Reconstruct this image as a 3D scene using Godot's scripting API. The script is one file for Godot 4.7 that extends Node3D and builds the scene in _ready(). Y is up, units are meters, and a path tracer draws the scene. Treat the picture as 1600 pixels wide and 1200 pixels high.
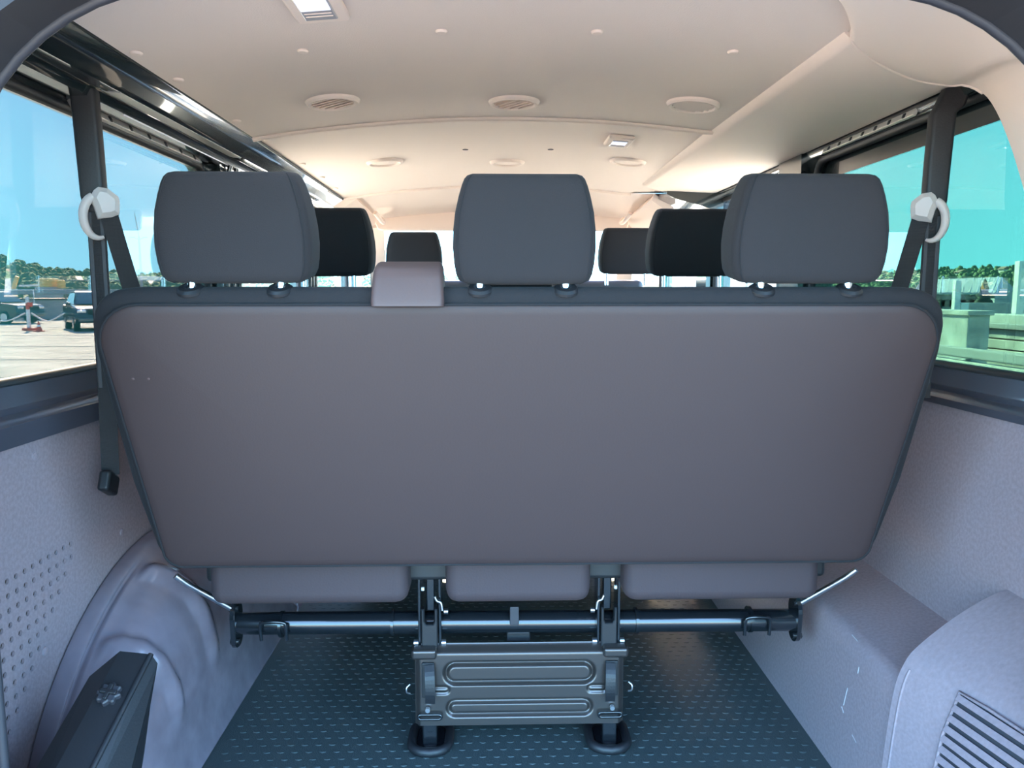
extends Node3D
# Minibus interior seen from the open tailgate. y up, floor of the load bay at y = 0, the van points to -z.

const F := 1202.0
const EYE := Vector3(0, 0.95, 0)
const XC := 0.05            # centre line of the van
var cam_basis := Basis()
var mats := {}
var tex := {}
var used_names := {}

# ---------------------------------------------------------------- mesh helper
class MB:
	var v := PackedVector3Array()
	var n := PackedVector3Array()
	func tri(a, b, c, na, nb, nc):
		if (c - a).cross(b - a).dot(na + nb + nc) < 0.0:
			v.append_array([a, c, b]); n.append_array([na, nc, nb])
		else:
			v.append_array([a, b, c]); n.append_array([na, nb, nc])
	func flat(a, b, c):
		var f = (c - a).cross(b - a).normalized()
		v.append_array([a, b, c]); n.append_array([f, f, f])
	func quad(a, b, c, d):
		flat(a, b, c); flat(a, c, d)
	# rows of points; smooth normals from the grid itself
	func grid(rows, wrap_u := false, wrap_v := false):
		var nr = rows.size(); var nc = rows[0].size()
		var nn := []
		for i in nr:
			var r := PackedVector3Array(); r.resize(nc); nn.append(r)
		var er = nr if wrap_v else nr - 1
		var ec = nc if wrap_u else nc - 1
		for i in er:
			var i2 = (i + 1) % nr
			for j in ec:
				var j2 = (j + 1) % nc
				var f = (rows[i2][j] - rows[i][j2]).cross(rows[i][j] - rows[i2][j2])
				nn[i][j] += f; nn[i][j2] += f; nn[i2][j] += f; nn[i2][j2] += f
		for i in nr:
			for j in nc: nn[i][j] = nn[i][j].normalized()
		for i in er:
			var i2 = (i + 1) % nr
			for j in ec:
				var j2 = (j + 1) % nc
				var a = rows[i][j]; var b = rows[i][j2]; var c = rows[i2][j2]; var d = rows[i2][j]
				tri(a, b, c, nn[i][j], nn[i][j2], nn[i2][j2])
				tri(a, c, d, nn[i][j], nn[i2][j2], nn[i2][j])
	func fan(ring, toward):
		var c = Vector3.ZERO
		for p in ring: c += p
		c /= ring.size()
		for i in ring.size():
			tri(c, ring[i], ring[(i + 1) % ring.size()], toward, toward, toward)
	func box(xf: Transform3D, size: Vector3, r := 0.004):
		var h = size * 0.5
		r = minf(r, minf(h.x, minf(h.y, h.z)) * 0.98)
		var inner = h - Vector3(r, r, r)
		for ax in 3:
			var u = (ax + 1) % 3; var w = (ax + 2) % 3
			var cu = [-h[u], -h[u] + r * 0.42, -inner[u], inner[u], h[u] - r * 0.42, h[u]]
			var cw = [-h[w], -h[w] + r * 0.42, -inner[w], inner[w], h[w] - r * 0.42, h[w]]
			for s in [-1.0, 1.0]:
				var P := []; var N := []
				for a in 6:
					var pr := []; var nr := []
					for b in 6:
						var p = Vector3.ZERO
						p[ax] = s * h[ax]; p[u] = cu[a]; p[w] = cw[b]
						var q = p.clamp(-inner, inner)
						var m = (p - q).normalized()
						pr.append(xf * (q + m * r)); nr.append((xf.basis * m).normalized())
					P.append(pr); N.append(nr)
				for a in 5:
					for b in 5:
						tri(P[a][b], P[a + 1][b], P[a + 1][b + 1], N[a][b], N[a + 1][b], N[a + 1][b + 1])
						tri(P[a][b], P[a + 1][b + 1], P[a][b + 1], N[a][b], N[a + 1][b + 1], N[a][b + 1])
	func tube(path, r, sides := 10, closed := false, caps := true):
		var m = path.size()
		var rows := []
		var up := Vector3.ZERO
		for i in m:
			var a = path[(i - 1 + m) % m] if (closed or i > 0) else path[i]
			var b = path[(i + 1) % m] if (closed or i < m - 1) else path[i]
			var t = (b - a).normalized()
			if up == Vector3.ZERO:
				up = t.cross(Vector3.UP if absf(t.y) < 0.9 else Vector3.RIGHT).normalized()
			up = (up - t * up.dot(t)).normalized()
			var sd = t.cross(up)
			var rr = r[i] if r is Array else r
			var row := PackedVector3Array()
			for k in sides:
				var an = TAU * k / sides
				row.append(path[i] + (up * cos(an) + sd * sin(an)) * rr)
			rows.append(row)
		grid(rows, true, closed)
		if caps and not closed:
			fan(rows[0], (path[0] - path[1]).normalized()); fan(rows[m - 1], (path[m - 1] - path[m - 2]).normalized())
	# flat strap: rectangle w x t swept on a path, wdir = direction of its width
	func strap(path, w, t, wdir):
		var rows := []
		for i in path.size():
			var a = path[maxi(i - 1, 0)]; var b = path[mini(i + 1, path.size() - 1)]
			var tg = (b - a).normalized()
			var wd = (wdir - tg * wdir.dot(tg)).normalized()
			var nd = tg.cross(wd)
			var p = path[i]
			rows.append(PackedVector3Array([p - wd * w / 2 - nd * t / 2, p + wd * w / 2 - nd * t / 2, p + wd * w / 2 + nd * t / 2, p - wd * w / 2 + nd * t / 2]))
		for i in rows.size() - 1:
			for k in 4:
				var k2 = (k + 1) % 4
				quad(rows[i][k], rows[i][k2], rows[i + 1][k2], rows[i + 1][k])
		quad(rows[0][3], rows[0][2], rows[0][1], rows[0][0])
		var e = rows[rows.size() - 1]
		quad(e[0], e[1], e[2], e[3])
	# polygon (local xy) pushed along local z, near edge bevelled
	func prism(poly: PackedVector2Array, xf: Transform3D, depth: float, bevel := 0.0):
		if Geometry2D.is_polygon_clockwise(poly):
			poly = poly.duplicate(); poly.reverse()
		var m = poly.size()
		var ins := PackedVector2Array()
		for i in m:
			var e1 = (poly[i] - poly[(i - 1 + m) % m]).normalized(); var e2 = (poly[(i + 1) % m] - poly[i]).normalized()
			var nn = (Vector2(-e1.y, e1.x) + Vector2(-e2.y, e2.x)).normalized()
			var k = nn.dot(Vector2(-e1.y, e1.x))
			ins.append(poly[i] + nn * bevel / maxf(k, 0.35))
		var idx = Geometry2D.triangulate_polygon(poly)
		var zn = xf.basis.z.normalized()
		var at = func(p, z): return xf * Vector3(p.x, p.y, z)
		var i2 = 0
		while i2 < idx.size():
			var a = idx[i2]; var b = idx[i2 + 1]; var c = idx[i2 + 2]
			tri(at.call(ins[a], depth), at.call(ins[b], depth), at.call(ins[c], depth), zn, zn, zn)
			tri(at.call(poly[a], 0.0), at.call(poly[b], 0.0), at.call(poly[c], 0.0), -zn, -zn, -zn)
			i2 += 3
		for i in m:
			var j = (i + 1) % m
			var ed = poly[j] - poly[i]
			var o = (xf.basis * Vector3(ed.y, -ed.x, 0)).normalized()
			var a = at.call(poly[i], 0.0); var b = at.call(poly[j], 0.0); var c = at.call(poly[j], depth - bevel); var d = at.call(poly[i], depth - bevel)
			tri(a, b, c, o, o, o); tri(a, c, d, o, o, o)
			if bevel > 0.0:
				var e = at.call(ins[j], depth); var f = at.call(ins[i], depth)
				var ob = (o + zn).normalized()
				tri(d, c, e, ob, ob, ob); tri(d, e, f, ob, ob, ob)
	# profile in (x, y) swept along z from depth d0 to d1; corners sharper than 40 degrees stay sharp
	func sweep(prof, d0, d1, closed := false, caps := true):
		var m = prof.size()
		var segs = m if closed else m - 1
		var sn := []
		for i in segs:
			var e = prof[(i + 1) % m] - prof[i]
			sn.append(Vector2(e.y, -e.x).normalized())
		for i in segs:
			var i2 = (i + 1) % m
			var na = sn[i]; var nb = sn[i]
			if (closed or i > 0) and sn[(i - 1 + segs) % segs].dot(sn[i]) > 0.76: na = (sn[(i - 1 + segs) % segs] + sn[i]).normalized()
			if (closed or i < segs - 1) and sn[(i + 1) % segs].dot(sn[i]) > 0.76: nb = (sn[(i + 1) % segs] + sn[i]).normalized()
			var a = Vector3(prof[i].x, prof[i].y, -d0); var b = Vector3(prof[i2].x, prof[i2].y, -d0)
			var c = Vector3(prof[i2].x, prof[i2].y, -d1); var d = Vector3(prof[i].x, prof[i].y, -d1)
			var n1 = Vector3(na.x, na.y, 0); var n2 = Vector3(nb.x, nb.y, 0)
			if (c - a).cross(b - a).dot(n1) < 0: n1 = n1 * 1.0
			tri(a, b, c, n1, n2, n2); tri(a, c, d, n1, n2, n1)
		if closed and caps:
			var idx = Geometry2D.triangulate_polygon(PackedVector2Array(prof))
			var i3 = 0
			while i3 < idx.size():
				for e in [[d0, Vector3(0, 0, 1)], [d1, Vector3(0, 0, -1)]]:
					var p = []
					for q in 3: p.append(Vector3(prof[idx[i3 + q]].x, prof[idx[i3 + q]].y, -e[0]))
					tri(p[0], p[1], p[2], e[1], e[1], e[1])
				i3 += 3
	func lathe(prof, xf: Transform3D, sides := 24):      # prof: Vector2(radius, height along local y)
		var rows := []
		for p in prof:
			var row := PackedVector3Array()
			for k in sides:
				var a = TAU * k / sides
				row.append(xf * Vector3(p.x * cos(a), p.y, p.x * sin(a)))
			rows.append(row)
		# flat rings between profile points (each segment its own normals)
		for i in rows.size() - 1:
			grid([rows[i], rows[i + 1]], true)
	func mesh() -> ArrayMesh:
		var arr := []; arr.resize(Mesh.ARRAY_MAX)
		arr[Mesh.ARRAY_VERTEX] = v; arr[Mesh.ARRAY_NORMAL] = n
		var m := ArrayMesh.new(); m.add_surface_from_arrays(Mesh.PRIMITIVE_TRIANGLES, arr)
		return m

func V(x, y, d): return Vector3(x, y, -d)
func at(p, b := Basis()): return Transform3D(b, p)
# the point on the plane z = -d that stands at photograph pixel (px, py): how measurements were taken from the photograph
func P(px, py, d):
	var r = cam_basis * Vector3((px - 800.0) / F, (600.0 - py) / F, -1.0)
	return EYE + r * (d / -r.z)
# the same on the plane of a given x
func PX(px, py, x):
	var q = cam_basis * Vector3((px - 800.0) / F, (600.0 - py) / F, -1.0)
	return EYE + q * (x / q.x)
func numbered(called):
	if not used_names.has(called):
		used_names[called] = 0
		return called
	used_names[called] += 1
	return "%s_%03d" % [called, used_names[called]]
func meta(o, label, category, group, kind):
	if label: o.set_meta("label", label)
	if category: o.set_meta("category", category)
	if group: o.set_meta("group", group)
	if kind: o.set_meta("kind", kind)
func thing(called, label, category, where = Vector3.ZERO, group = "", kind = ""):
	var o := Node3D.new(); o.name = numbered(called); add_child(o); o.position = where
	meta(o, label, category, group, kind)
	return o
# one mesh; its geometry is given in world axes and moved to its parent's origin
func put(called, mb, m, parent = null, label = ""):
	var o := MeshInstance3D.new(); o.name = called
	o.mesh = mb.mesh() if mb is MB else mb
	o.material_override = mats[m] if m is String else m
	if parent:
		parent.add_child(o, true)
		var root = parent
		var off := Vector3.ZERO
		while root != self:
			off += root.position; root = root.get_parent()
		if mb is MB: o.position = -off
	else:
		o.name = numbered(called); add_child(o)
	if label: o.set_meta("label", label)
	return o
func single(called, mb, m, label, category, group = "", kind = ""):
	var o = put(called, mb, m); meta(o, label, category, group, kind); return o
func structure(called, mb, m, label, category):
	return single(called, mb, m, label, category, "", "structure")

# ---------------------------------------------------------------- materials
func noise_image(size, freq, seed_, octaves := 3, kind := FastNoiseLite.TYPE_SIMPLEX_SMOOTH):
	var f := FastNoiseLite.new(); f.seed = seed_; f.frequency = freq; f.fractal_octaves = octaves; f.noise_type = kind
	return f.get_seamless_image(size, size)
func bump_tex(size, freq, seed_, strength, octaves := 3):
	var im: Image = noise_image(size, freq, seed_, octaves)
	im.convert(Image.FORMAT_RGBA8); im.bump_map_to_normal_map(strength); im.generate_mipmaps()
	return ImageTexture.create_from_image(im)
func tone_tex(size, freq, seed_, lo, hi, octaves := 4):
	var im: Image = noise_image(size, freq, seed_, octaves)
	im.convert(Image.FORMAT_RGBA8)
	for y in size:
		for x in size:
			var t = im.get_pixel(x, y).r
			var c = lerpf(lo, hi, t)
			im.set_pixel(x, y, Color(c, c, c))
	return ImageTexture.create_from_image(im)
func weave_tex(size, n):
	var im := Image.create(size, size, false, Image.FORMAT_RGBA8)
	for y in size:
		for x in size:
			var a = sin(TAU * n * x / size) * 0.5 + 0.5; var b = sin(TAU * n * y / size) * 0.5 + 0.5
			var odd = (int(2.0 * n * x / size) + int(2.0 * n * y / size)) % 2
			var h = a if odd == 0 else b
			im.set_pixel(x, y, Color(h, h, h))
	im.bump_map_to_normal_map(3.0)
	return ImageTexture.create_from_image(im)
func mat(called, c: Color, rough := 0.6, metal := 0.0, opts := {}):
	var m := StandardMaterial3D.new()
	m.resource_name = called; m.albedo_color = c; m.roughness = rough; m.metallic = metal
	if opts.has("normal"):
		m.normal_enabled = true; m.normal_texture = tex[opts.normal]; m.normal_scale = opts.get("ns", 0.5)
		m.uv1_triplanar = true; m.uv1_world_triplanar = true; m.uv1_scale = Vector3.ONE * opts.get("scale", 4.0)
	if opts.has("tone"):
		m.albedo_texture = tex[opts.tone]
		m.uv1_triplanar = true; m.uv1_world_triplanar = true; m.uv1_scale = Vector3.ONE * opts.get("scale", 4.0)
	if opts.has("coat"):
		m.clearcoat_enabled = true; m.clearcoat = opts.coat; m.clearcoat_roughness = opts.get("coat_rough", 0.05)
	if opts.has("rim"):
		m.rim_enabled = true; m.rim = opts.rim; m.rim_tint = 0.5
	if opts.has("glow"):
		m.emission_enabled = true; m.emission = opts.glow; m.emission_energy_multiplier = opts.get("power", 1.0)
	mats[called] = m
	return m
func lin(r, g, b): return Color(r, g, b).linear_to_srgb()

func materials():
	tex.grain = bump_tex(256, 0.06, 3, 2.0)
	tex.fine = bump_tex(256, 0.12, 5, 2.5)
	tex.weave = weave_tex(256, 32)
	tex.cloud = tone_tex(256, 0.012, 9, 0.82, 1.0)
	tex.scuff = tone_tex(512, 0.02, 14, 0.86, 1.0, 5)
	tex.ground = tone_tex(512, 0.012, 21, 0.72, 1.0, 5)
	mat("headliner", lin(0.83, 0.69, 0.605), 0.95, 0.0, {"normal": "fine", "ns": 0.25, "scale": 9.0})
	mat("trim_beige", lin(0.88, 0.72, 0.62), 0.75, 0.0, {"normal": "grain", "ns": 0.25, "scale": 12.0})
	mat("panel_grey", lin(0.29, 0.222, 0.245), 0.55, 0.0, {"normal": "grain", "ns": 0.08, "scale": 10.0, "tone": "scuff"})
	mat("arch_grey", lin(0.22, 0.18, 0.215), 0.24, 0.0, {"tone": "cloud", "scale": 3.0})
	mat("slate", lin(0.055, 0.055, 0.072), 0.3, 0.0, {"coat": 0.6})
	mat("frame_paint", lin(0.022, 0.021, 0.025), 0.7)
	mat("body_paint", lin(0.016, 0.026, 0.028), 0.18, 0.35, {"coat": 1.0, "coat_rough": 0.03})
	mat("scuff", lin(0.42, 0.40, 0.42), 0.8)
	mat("rubber", lin(0.012, 0.013, 0.015), 0.55)
	mat("floor_rubber", lin(0.042, 0.060, 0.062), 0.45, 0.0, {"normal": "fine", "ns": 0.3, "scale": 8.0})
	mat("fabric", lin(0.017, 0.0145, 0.0165), 0.95, 0.0, {"normal": "fine", "ns": 0.5, "scale": 14.0, "rim": 0.15})
	mat("fabric_edge", lin(0.011, 0.0105, 0.013), 0.95, 0.0, {"normal": "fine", "ns": 0.5, "scale": 14.0, "rim": 0.08})
	mat("vinyl", lin(0.037, 0.0215, 0.0215), 0.62, 0.0, {"normal": "grain", "ns": 0.15, "scale": 14.0, "rim": 0.05})
	mat("cushion_cover", lin(0.043, 0.027, 0.030), 0.8, 0.0, {"normal": "grain", "ns": 0.3, "scale": 10.0})
	mat("black_steel", lin(0.010, 0.012, 0.015), 0.22, 0.2, {"coat": 0.8, "coat_rough": 0.08})
	mat("plate_steel", lin(0.075, 0.064, 0.060), 0.30, 0.7, {"coat": 0.3, "coat_rough": 0.15})
	mat("black_plastic", lin(0.010, 0.0105, 0.013), 0.5, 0.0, {"normal": "grain", "ns": 0.25, "scale": 12.0})
	mat("dark_plastic", lin(0.030, 0.029, 0.036), 0.5)
	mat("grey_plastic", lin(0.088, 0.052, 0.049), 0.55, 0.0, {"normal": "grain", "ns": 0.15, "scale": 12.0})
	mat("chrome", lin(0.75, 0.76, 0.80), 0.12, 1.0)
	mat("zinc", lin(0.55, 0.55, 0.58), 0.3, 1.0)
	mat("belt_web", lin(0.012, 0.011, 0.013), 0.6, 0.0, {"normal": "weave", "ns": 0.4, "scale": 14.0})
	mat("guide_beige", lin(0.62, 0.54, 0.50), 0.45)
	mat("flange", lin(0.60, 0.57, 0.52), 0.35, 0.4)
	mat("liner_felt", lin(0.035, 0.018, 0.012), 0.95)
	mat("lamp_lens", Color(0.9, 0.9, 0.95), 0.3, 0.0, {"glow": Color(0.80, 0.84, 1.0), "power": 0.085})
	mat("lamp_clear", lin(0.45, 0.43, 0.44), 0.15)
	mat("concrete", lin(0.475, 0.485, 0.42), 0.95, 0.0, {"tone": "ground", "scale": 0.13})
	mat("asphalt", lin(0.17, 0.165, 0.155), 0.95, 0.0, {"tone": "ground", "scale": 0.3})
	mat("asphalt_mark", lin(0.30, 0.30, 0.27), 0.95)
	mat("white_wall", lin(0.62, 0.62, 0.58), 0.9, 0.0, {"tone": "ground", "scale": 0.4})
	mat("grey_wall", lin(0.30, 0.31, 0.31), 0.9)
	mat("roof_sheet", lin(0.42, 0.43, 0.42), 0.6, 0.2)
	mat("foliage", lin(0.12, 0.19, 0.10), 0.9)
	mat("foliage_dark", lin(0.02, 0.045, 0.03), 0.9)
	mat("hill_soil", lin(0.17, 0.21, 0.11), 0.95, 0.0, {"tone": "ground", "scale": 0.02})
	mat("house_white", lin(0.6, 0.58, 0.52), 0.9)
	mat("house_roof", lin(0.30, 0.20, 0.16), 0.9)
	mat("red_paint", lin(0.62, 0.06, 0.03), 0.6)
	mat("white_paint", lin(0.75, 0.75, 0.72), 0.6)
	mat("yellow_paint", lin(0.68, 0.42, 0.10), 0.6)
	mat("car_paint", lin(0.012, 0.02, 0.028), 0.2, 0.3, {"coat": 1.0})
	mat("car_glass", lin(0.06, 0.09, 0.10), 0.08, 0.0, {"coat": 1.0})
	mat("tyre", lin(0.012, 0.012, 0.012), 0.8)
	mat("beige_stone", lin(0.62, 0.52, 0.42), 0.9)
	var g := StandardMaterial3D.new()                       # privacy glass of the load bay, sun side
	g.resource_name = "tinted_glass"; g.transparency = BaseMaterial3D.TRANSPARENCY_ALPHA; g.roughness = 0.02
	g.albedo_color = Color(lin(0.01, 0.10, 0.085), 0.936); mats.tinted_glass = g
	var t := StandardMaterial3D.new()                       # teal privacy glass, solid sheet that filters what passes
	t.resource_name = "teal_glass"; t.refraction_enabled = true; t.refraction_scale = 0.05; t.roughness = 0.0
	t.transparency = BaseMaterial3D.TRANSPARENCY_ALPHA
	t.albedo_color = Color(lin(0.034, 0.078, 0.058), 0.0); mats.teal_glass = t
	var w := StandardMaterial3D.new()
	w.resource_name = "clear_glass"; w.transparency = BaseMaterial3D.TRANSPARENCY_ALPHA; w.roughness = 0.02
	w.albedo_color = Color(0.3, 0.36, 0.36, 0.10); mats.clear_glass = w

# ---------------------------------------------------------------- camera, sky, sun
func setup():
	var phi = atan(142.0 / F); var psi = atan(30.0 * cos(phi) / F)
	cam_basis = Basis(Vector3.UP, -psi) * Basis(Vector3.RIGHT, -phi)
	var cam := Camera3D.new(); cam.name = "camera"
	cam.fov = rad_to_deg(2.0 * atan(600.0 / F)); cam.near = 0.02; cam.far = 3000.0
	cam.transform = Transform3D(cam_basis, EYE); cam.current = true
	add_child(cam)
	var sun := DirectionalLight3D.new(); sun.name = "sun"
	var to_sun = Vector3(-0.50, 0.75, -1.0)
	sun.look_at_from_position(to_sun * 20.0, Vector3.ZERO)
	sun.light_energy = 4.0; sun.light_color = Color(1.0, 0.92, 0.80); sun.light_angular_distance = 0.6
	sun.shadow_enabled = true
	add_child(sun)
	var sky_m := ProceduralSkyMaterial.new()
	sky_m.sky_top_color = Color(0.54, 0.69, 0.94); sky_m.sky_horizon_color = Color(0.60, 0.90, 1.0); sky_m.sky_curve = 0.25
	sky_m.ground_bottom_color = Color(0.6, 0.6, 0.55); sky_m.ground_horizon_color = Color(0.7, 0.75, 0.75)
	sky_m.sun_angle_max = 12.0; sky_m.energy_multiplier = 1.4
	var sky := Sky.new(); sky.sky_material = sky_m
	var env := Environment.new()
	env.background_mode = Environment.BG_SKY; env.sky = sky
	env.ambient_light_source = Environment.AMBIENT_SOURCE_DISABLED
	env.reflected_light_source = Environment.REFLECTION_SOURCE_SKY
	env.tonemap_mode = Environment.TONE_MAPPER_LINEAR; env.tonemap_exposure = 11.0
	env.sdfgi_enabled = true; env.ssao_enabled = true; env.ssil_enabled = true
	var we := WorldEnvironment.new(); we.name = "world_environment"; we.environment = env
	add_child(we)

func _ready():
	setup()
	materials()
	body_shell()
	headliner()
	left_side()
	right_side()
	rear_frame()
	cab()
	rear_bench()
	front_rows()
	seat_belts()
	ceiling_fittings()
	cargo_bay()
	outside()

# ---------------------------------------------------------------- the van body
const WY0 := 0.80
func ceil_y(x, d):
	x = minf(x, 0.56)
	var y = 1.405 - 0.055 * pow((x - XC) / 0.67, 2)
	if d > 2.09: y += 0.006
	if d > 2.1: y -= 0.014 * clampf((d - 2.1) / 1.2, 0, 1)
	return y
func wall_boxes(mb, x0, x1, holes, y0, y1, d0, d1):
	# a wall of thickness x0..x1 from d0 to d1 with rectangular openings [da, db, ya, yb] in order of depth
	var d = d0
	for h in holes:
		mb.box(at(V((x0 + x1) / 2, (y0 + y1) / 2, (d + h[0]) / 2)), Vector3(absf(x1 - x0), y1 - y0, h[0] - d), 0.003)
		mb.box(at(V((x0 + x1) / 2, (y0 + h[2]) / 2, (h[0] + h[1]) / 2)), Vector3(absf(x1 - x0), h[2] - y0, h[1] - h[0]), 0.001)
		mb.box(at(V((x0 + x1) / 2, (h[3] + y1) / 2, (h[0] + h[1]) / 2)), Vector3(absf(x1 - x0), y1 - h[3], h[1] - h[0]), 0.001)
		d = h[1]
	mb.box(at(V((x0 + x1) / 2, (y0 + y1) / 2, (d + d1) / 2)), Vector3(absf(x1 - x0), y1 - y0, d1 - d), 0.003)
func round_rect_path(da, db, ya, yb, r, x, n = 6):
	var out := []
	for c in [[db - r, yb - r, 0.0], [da + r, yb - r, PI / 2], [da + r, ya + r, PI], [db - r, ya + r, 1.5 * PI]]:
		for i in n + 1:
			var a = c[2] + PI / 2 * i / n
			out.append(V(x, c[1] + r * sin(a), c[0] + r * cos(a)))
	return out
# corner pieces that fill the square corners of an opening behind the rounded seal
func corner_fill(mb, x, th, da, db, ya, yb, r):
	for c in [[db, yb, -1, -1, 0.0], [da, yb, 1, -1, PI / 2], [da, ya, 1, 1, PI], [db, ya, -1, 1, 1.5 * PI]]:
		var poly := PackedVector2Array([Vector2(c[0], c[1])])
		for i in 7:
			var a = c[4] + PI / 2 * i / 6
			poly.append(Vector2(c[0] + c[2] * r + r * cos(a), c[1] + c[3] * r + r * sin(a)))
		mb.prism(poly, Transform3D(Basis(Vector3(0, 0, -1), Vector3(0, 1, 0), Vector3(1, 0, 0)), Vector3(x - th / 2, 0, 0)), th)

func body_shell():
	var mb := MB.new()
	mb.box(at(V(0.06, -0.03, 2.45)), Vector3(2.0, 0.06, 4.1), 0.002)
	var fl = structure("floor", mb, "floor_rubber", "black dimpled rubber mat covering the load bay floor", "floor")
	# raised studs of the rubber mat
	var st := MB.new()
	st.lathe([Vector2(0.0058, 0.0), Vector2(0.0050, 0.0008), Vector2(0.0030, 0.0013), Vector2(0.0, 0.0014)], Transform3D.IDENTITY.scaled(Vector3(1.35, 1, 0.75)), 8)
	var mm := MultiMesh.new(); mm.transform_format = MultiMesh.TRANSFORM_3D; mm.mesh = st.mesh()
	var spots := []
	var d = 0.85
	var k = 0
	while d < 2.75:
		var x = -0.56 + (0.0145 if k % 2 else 0.0)
		while x < 0.66:
			spots.append(V(x, 0.0, d)); x += 0.029
		d += 0.0255; k += 1
	mm.instance_count = spots.size()
	for i in spots.size(): mm.set_instance_transform(i, Transform3D(Basis(), spots[i]))
	var ms := MultiMeshInstance3D.new(); ms.name = "mat_studs"; ms.multimesh = mm; ms.material_override = mats.floor_rubber
	ms.set_meta("kind", "stuff"); ms.set_meta("label", "raised studs of the rubber mat")
	fl.add_child(ms)
	# roof skin
	mb = MB.new()
	var rows := []
	for i in 13:
		var row := PackedVector3Array()
		var x = lerpf(-0.84, 0.98, i / 12.0)
		for z in [0.86, 2.0, 3.2, 4.1]: row.append(V(x, 1.50 - 0.05 * pow((x - XC) / 0.93, 2), z))
		rows.append(row)
	mb.grid(rows)
	var rows2 := []
	for r in rows:
		var q := PackedVector3Array()
		for p in r: q.append(p - Vector3(0, 0.012, 0))
		rows2.append(q)
	mb.grid(rows2)
	structure("roof_panel", mb, "body_paint", "dark painted roof panel of the van above the headliner", "roof")
	# front bulkhead under the windscreen, footwell
	mb = MB.new()
	mb.box(at(V(0.05, 0.40, 4.72)), Vector3(1.9, 0.86, 0.06), 0.01)
	structure("wall_front", mb, "body_paint", "dark front bulkhead below the windscreen", "bulkhead")

func headliner():
	# two moulded sheets joined by a raised lip, then the cab section
	var c = thing("ceiling", "light beige moulded headliner with a curved cross joint", "headliner", Vector3.ZERO, "", "structure")
	for part in [[0.97, 2.075, "rear_headliner"], [2.095, 3.30, "middle_headliner"]]:
		var mb := MB.new()
		for th in [0.0, 0.012]:
			var rows := []
			for i in 25:
				var row := PackedVector3Array()
				for j in 17:
					var d = lerpf(part[0], part[1], j / 16.0)
					var x0 = -0.62
					if d < 1.12: x0 += 0.10 * (1.0 - sqrt(maxf(0.0, 1.0 - pow((1.12 - d) / 0.15, 2))))
					var x = lerpf(x0, 0.58, i / 24.0)
					row.append(V(x, ceil_y(x, d) + th, d))
				rows.append(row)
			mb.grid(rows)
		put(part[2], mb, "headliner", c)
	for dd in [2.085, 3.30]:
		var lip := MB.new(); var p1 := []; var p2 := []
		for i in 41:
			var x = lerpf(-0.622, 0.58, i / 40.0)
			var bow = 0.05 * (1.0 - pow((x - XC) / 0.67, 2))
			p1.append(V(x, ceil_y(x, dd) - 0.001, dd - 0.010)); p2.append(V(x, ceil_y(x, dd) + 0.004, dd + 0.012))
		lip.tube(p1, 0.0085, 10); lip.tube(p2, 0.008, 8)
		put("joint_lip", lip, "trim_beige", c)
	var ed := MB.new(); var path := []
	for i in 40:
		var d = lerpf(0.98, 3.42, i / 39.0)
		var x0 = -0.623
		if d < 1.12: x0 += 0.10 * (1.0 - sqrt(maxf(0.0, 1.0 - pow((1.12 - d) / 0.15, 2))))
		path.append(V(x0, ceil_y(-0.62, d) + (0.003 if d <= 2.09 else -0.003), d))
	ed.tube(path, 0.0045, 8)
	put("edge_seal", ed, "rubber", c)

func glass_pane(called, label, m, x, da, db, ya, yb, r, th):
	var path = round_rect_path(da, db, ya, yb, r, 0.0)
	var poly := PackedVector2Array()
	for p in path: poly.append(Vector2(-p.z, p.y))
	var mb := MB.new()
	var xf = Transform3D(Basis(Vector3(0, 0, -1), Vector3(0, 1, 0), Vector3(1, 0, 0)), Vector3(x, 0, 0))
	if th > 0.0: mb.prism(poly, xf, th)
	else:
		var idx = Geometry2D.triangulate_polygon(poly); var i = 0
		while i < idx.size():
			mb.tri(xf * Vector3(poly[idx[i]].x, poly[idx[i]].y, 0), xf * Vector3(poly[idx[i + 1]].x, poly[idx[i + 1]].y, 0), xf * Vector3(poly[idx[i + 2]].x, poly[idx[i + 2]].y, 0), Vector3.LEFT, Vector3.LEFT, Vector3.LEFT); i += 3
	return structure(called, mb, m, label, "window")
func window_seal(parent, x, da, db, ya, yb, r):
	var mb := MB.new()
	mb.tube(round_rect_path(da, db, ya, yb, r, x), 0.011, 8, true)
	put("rubber_seal", mb, "rubber", parent)

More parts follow.
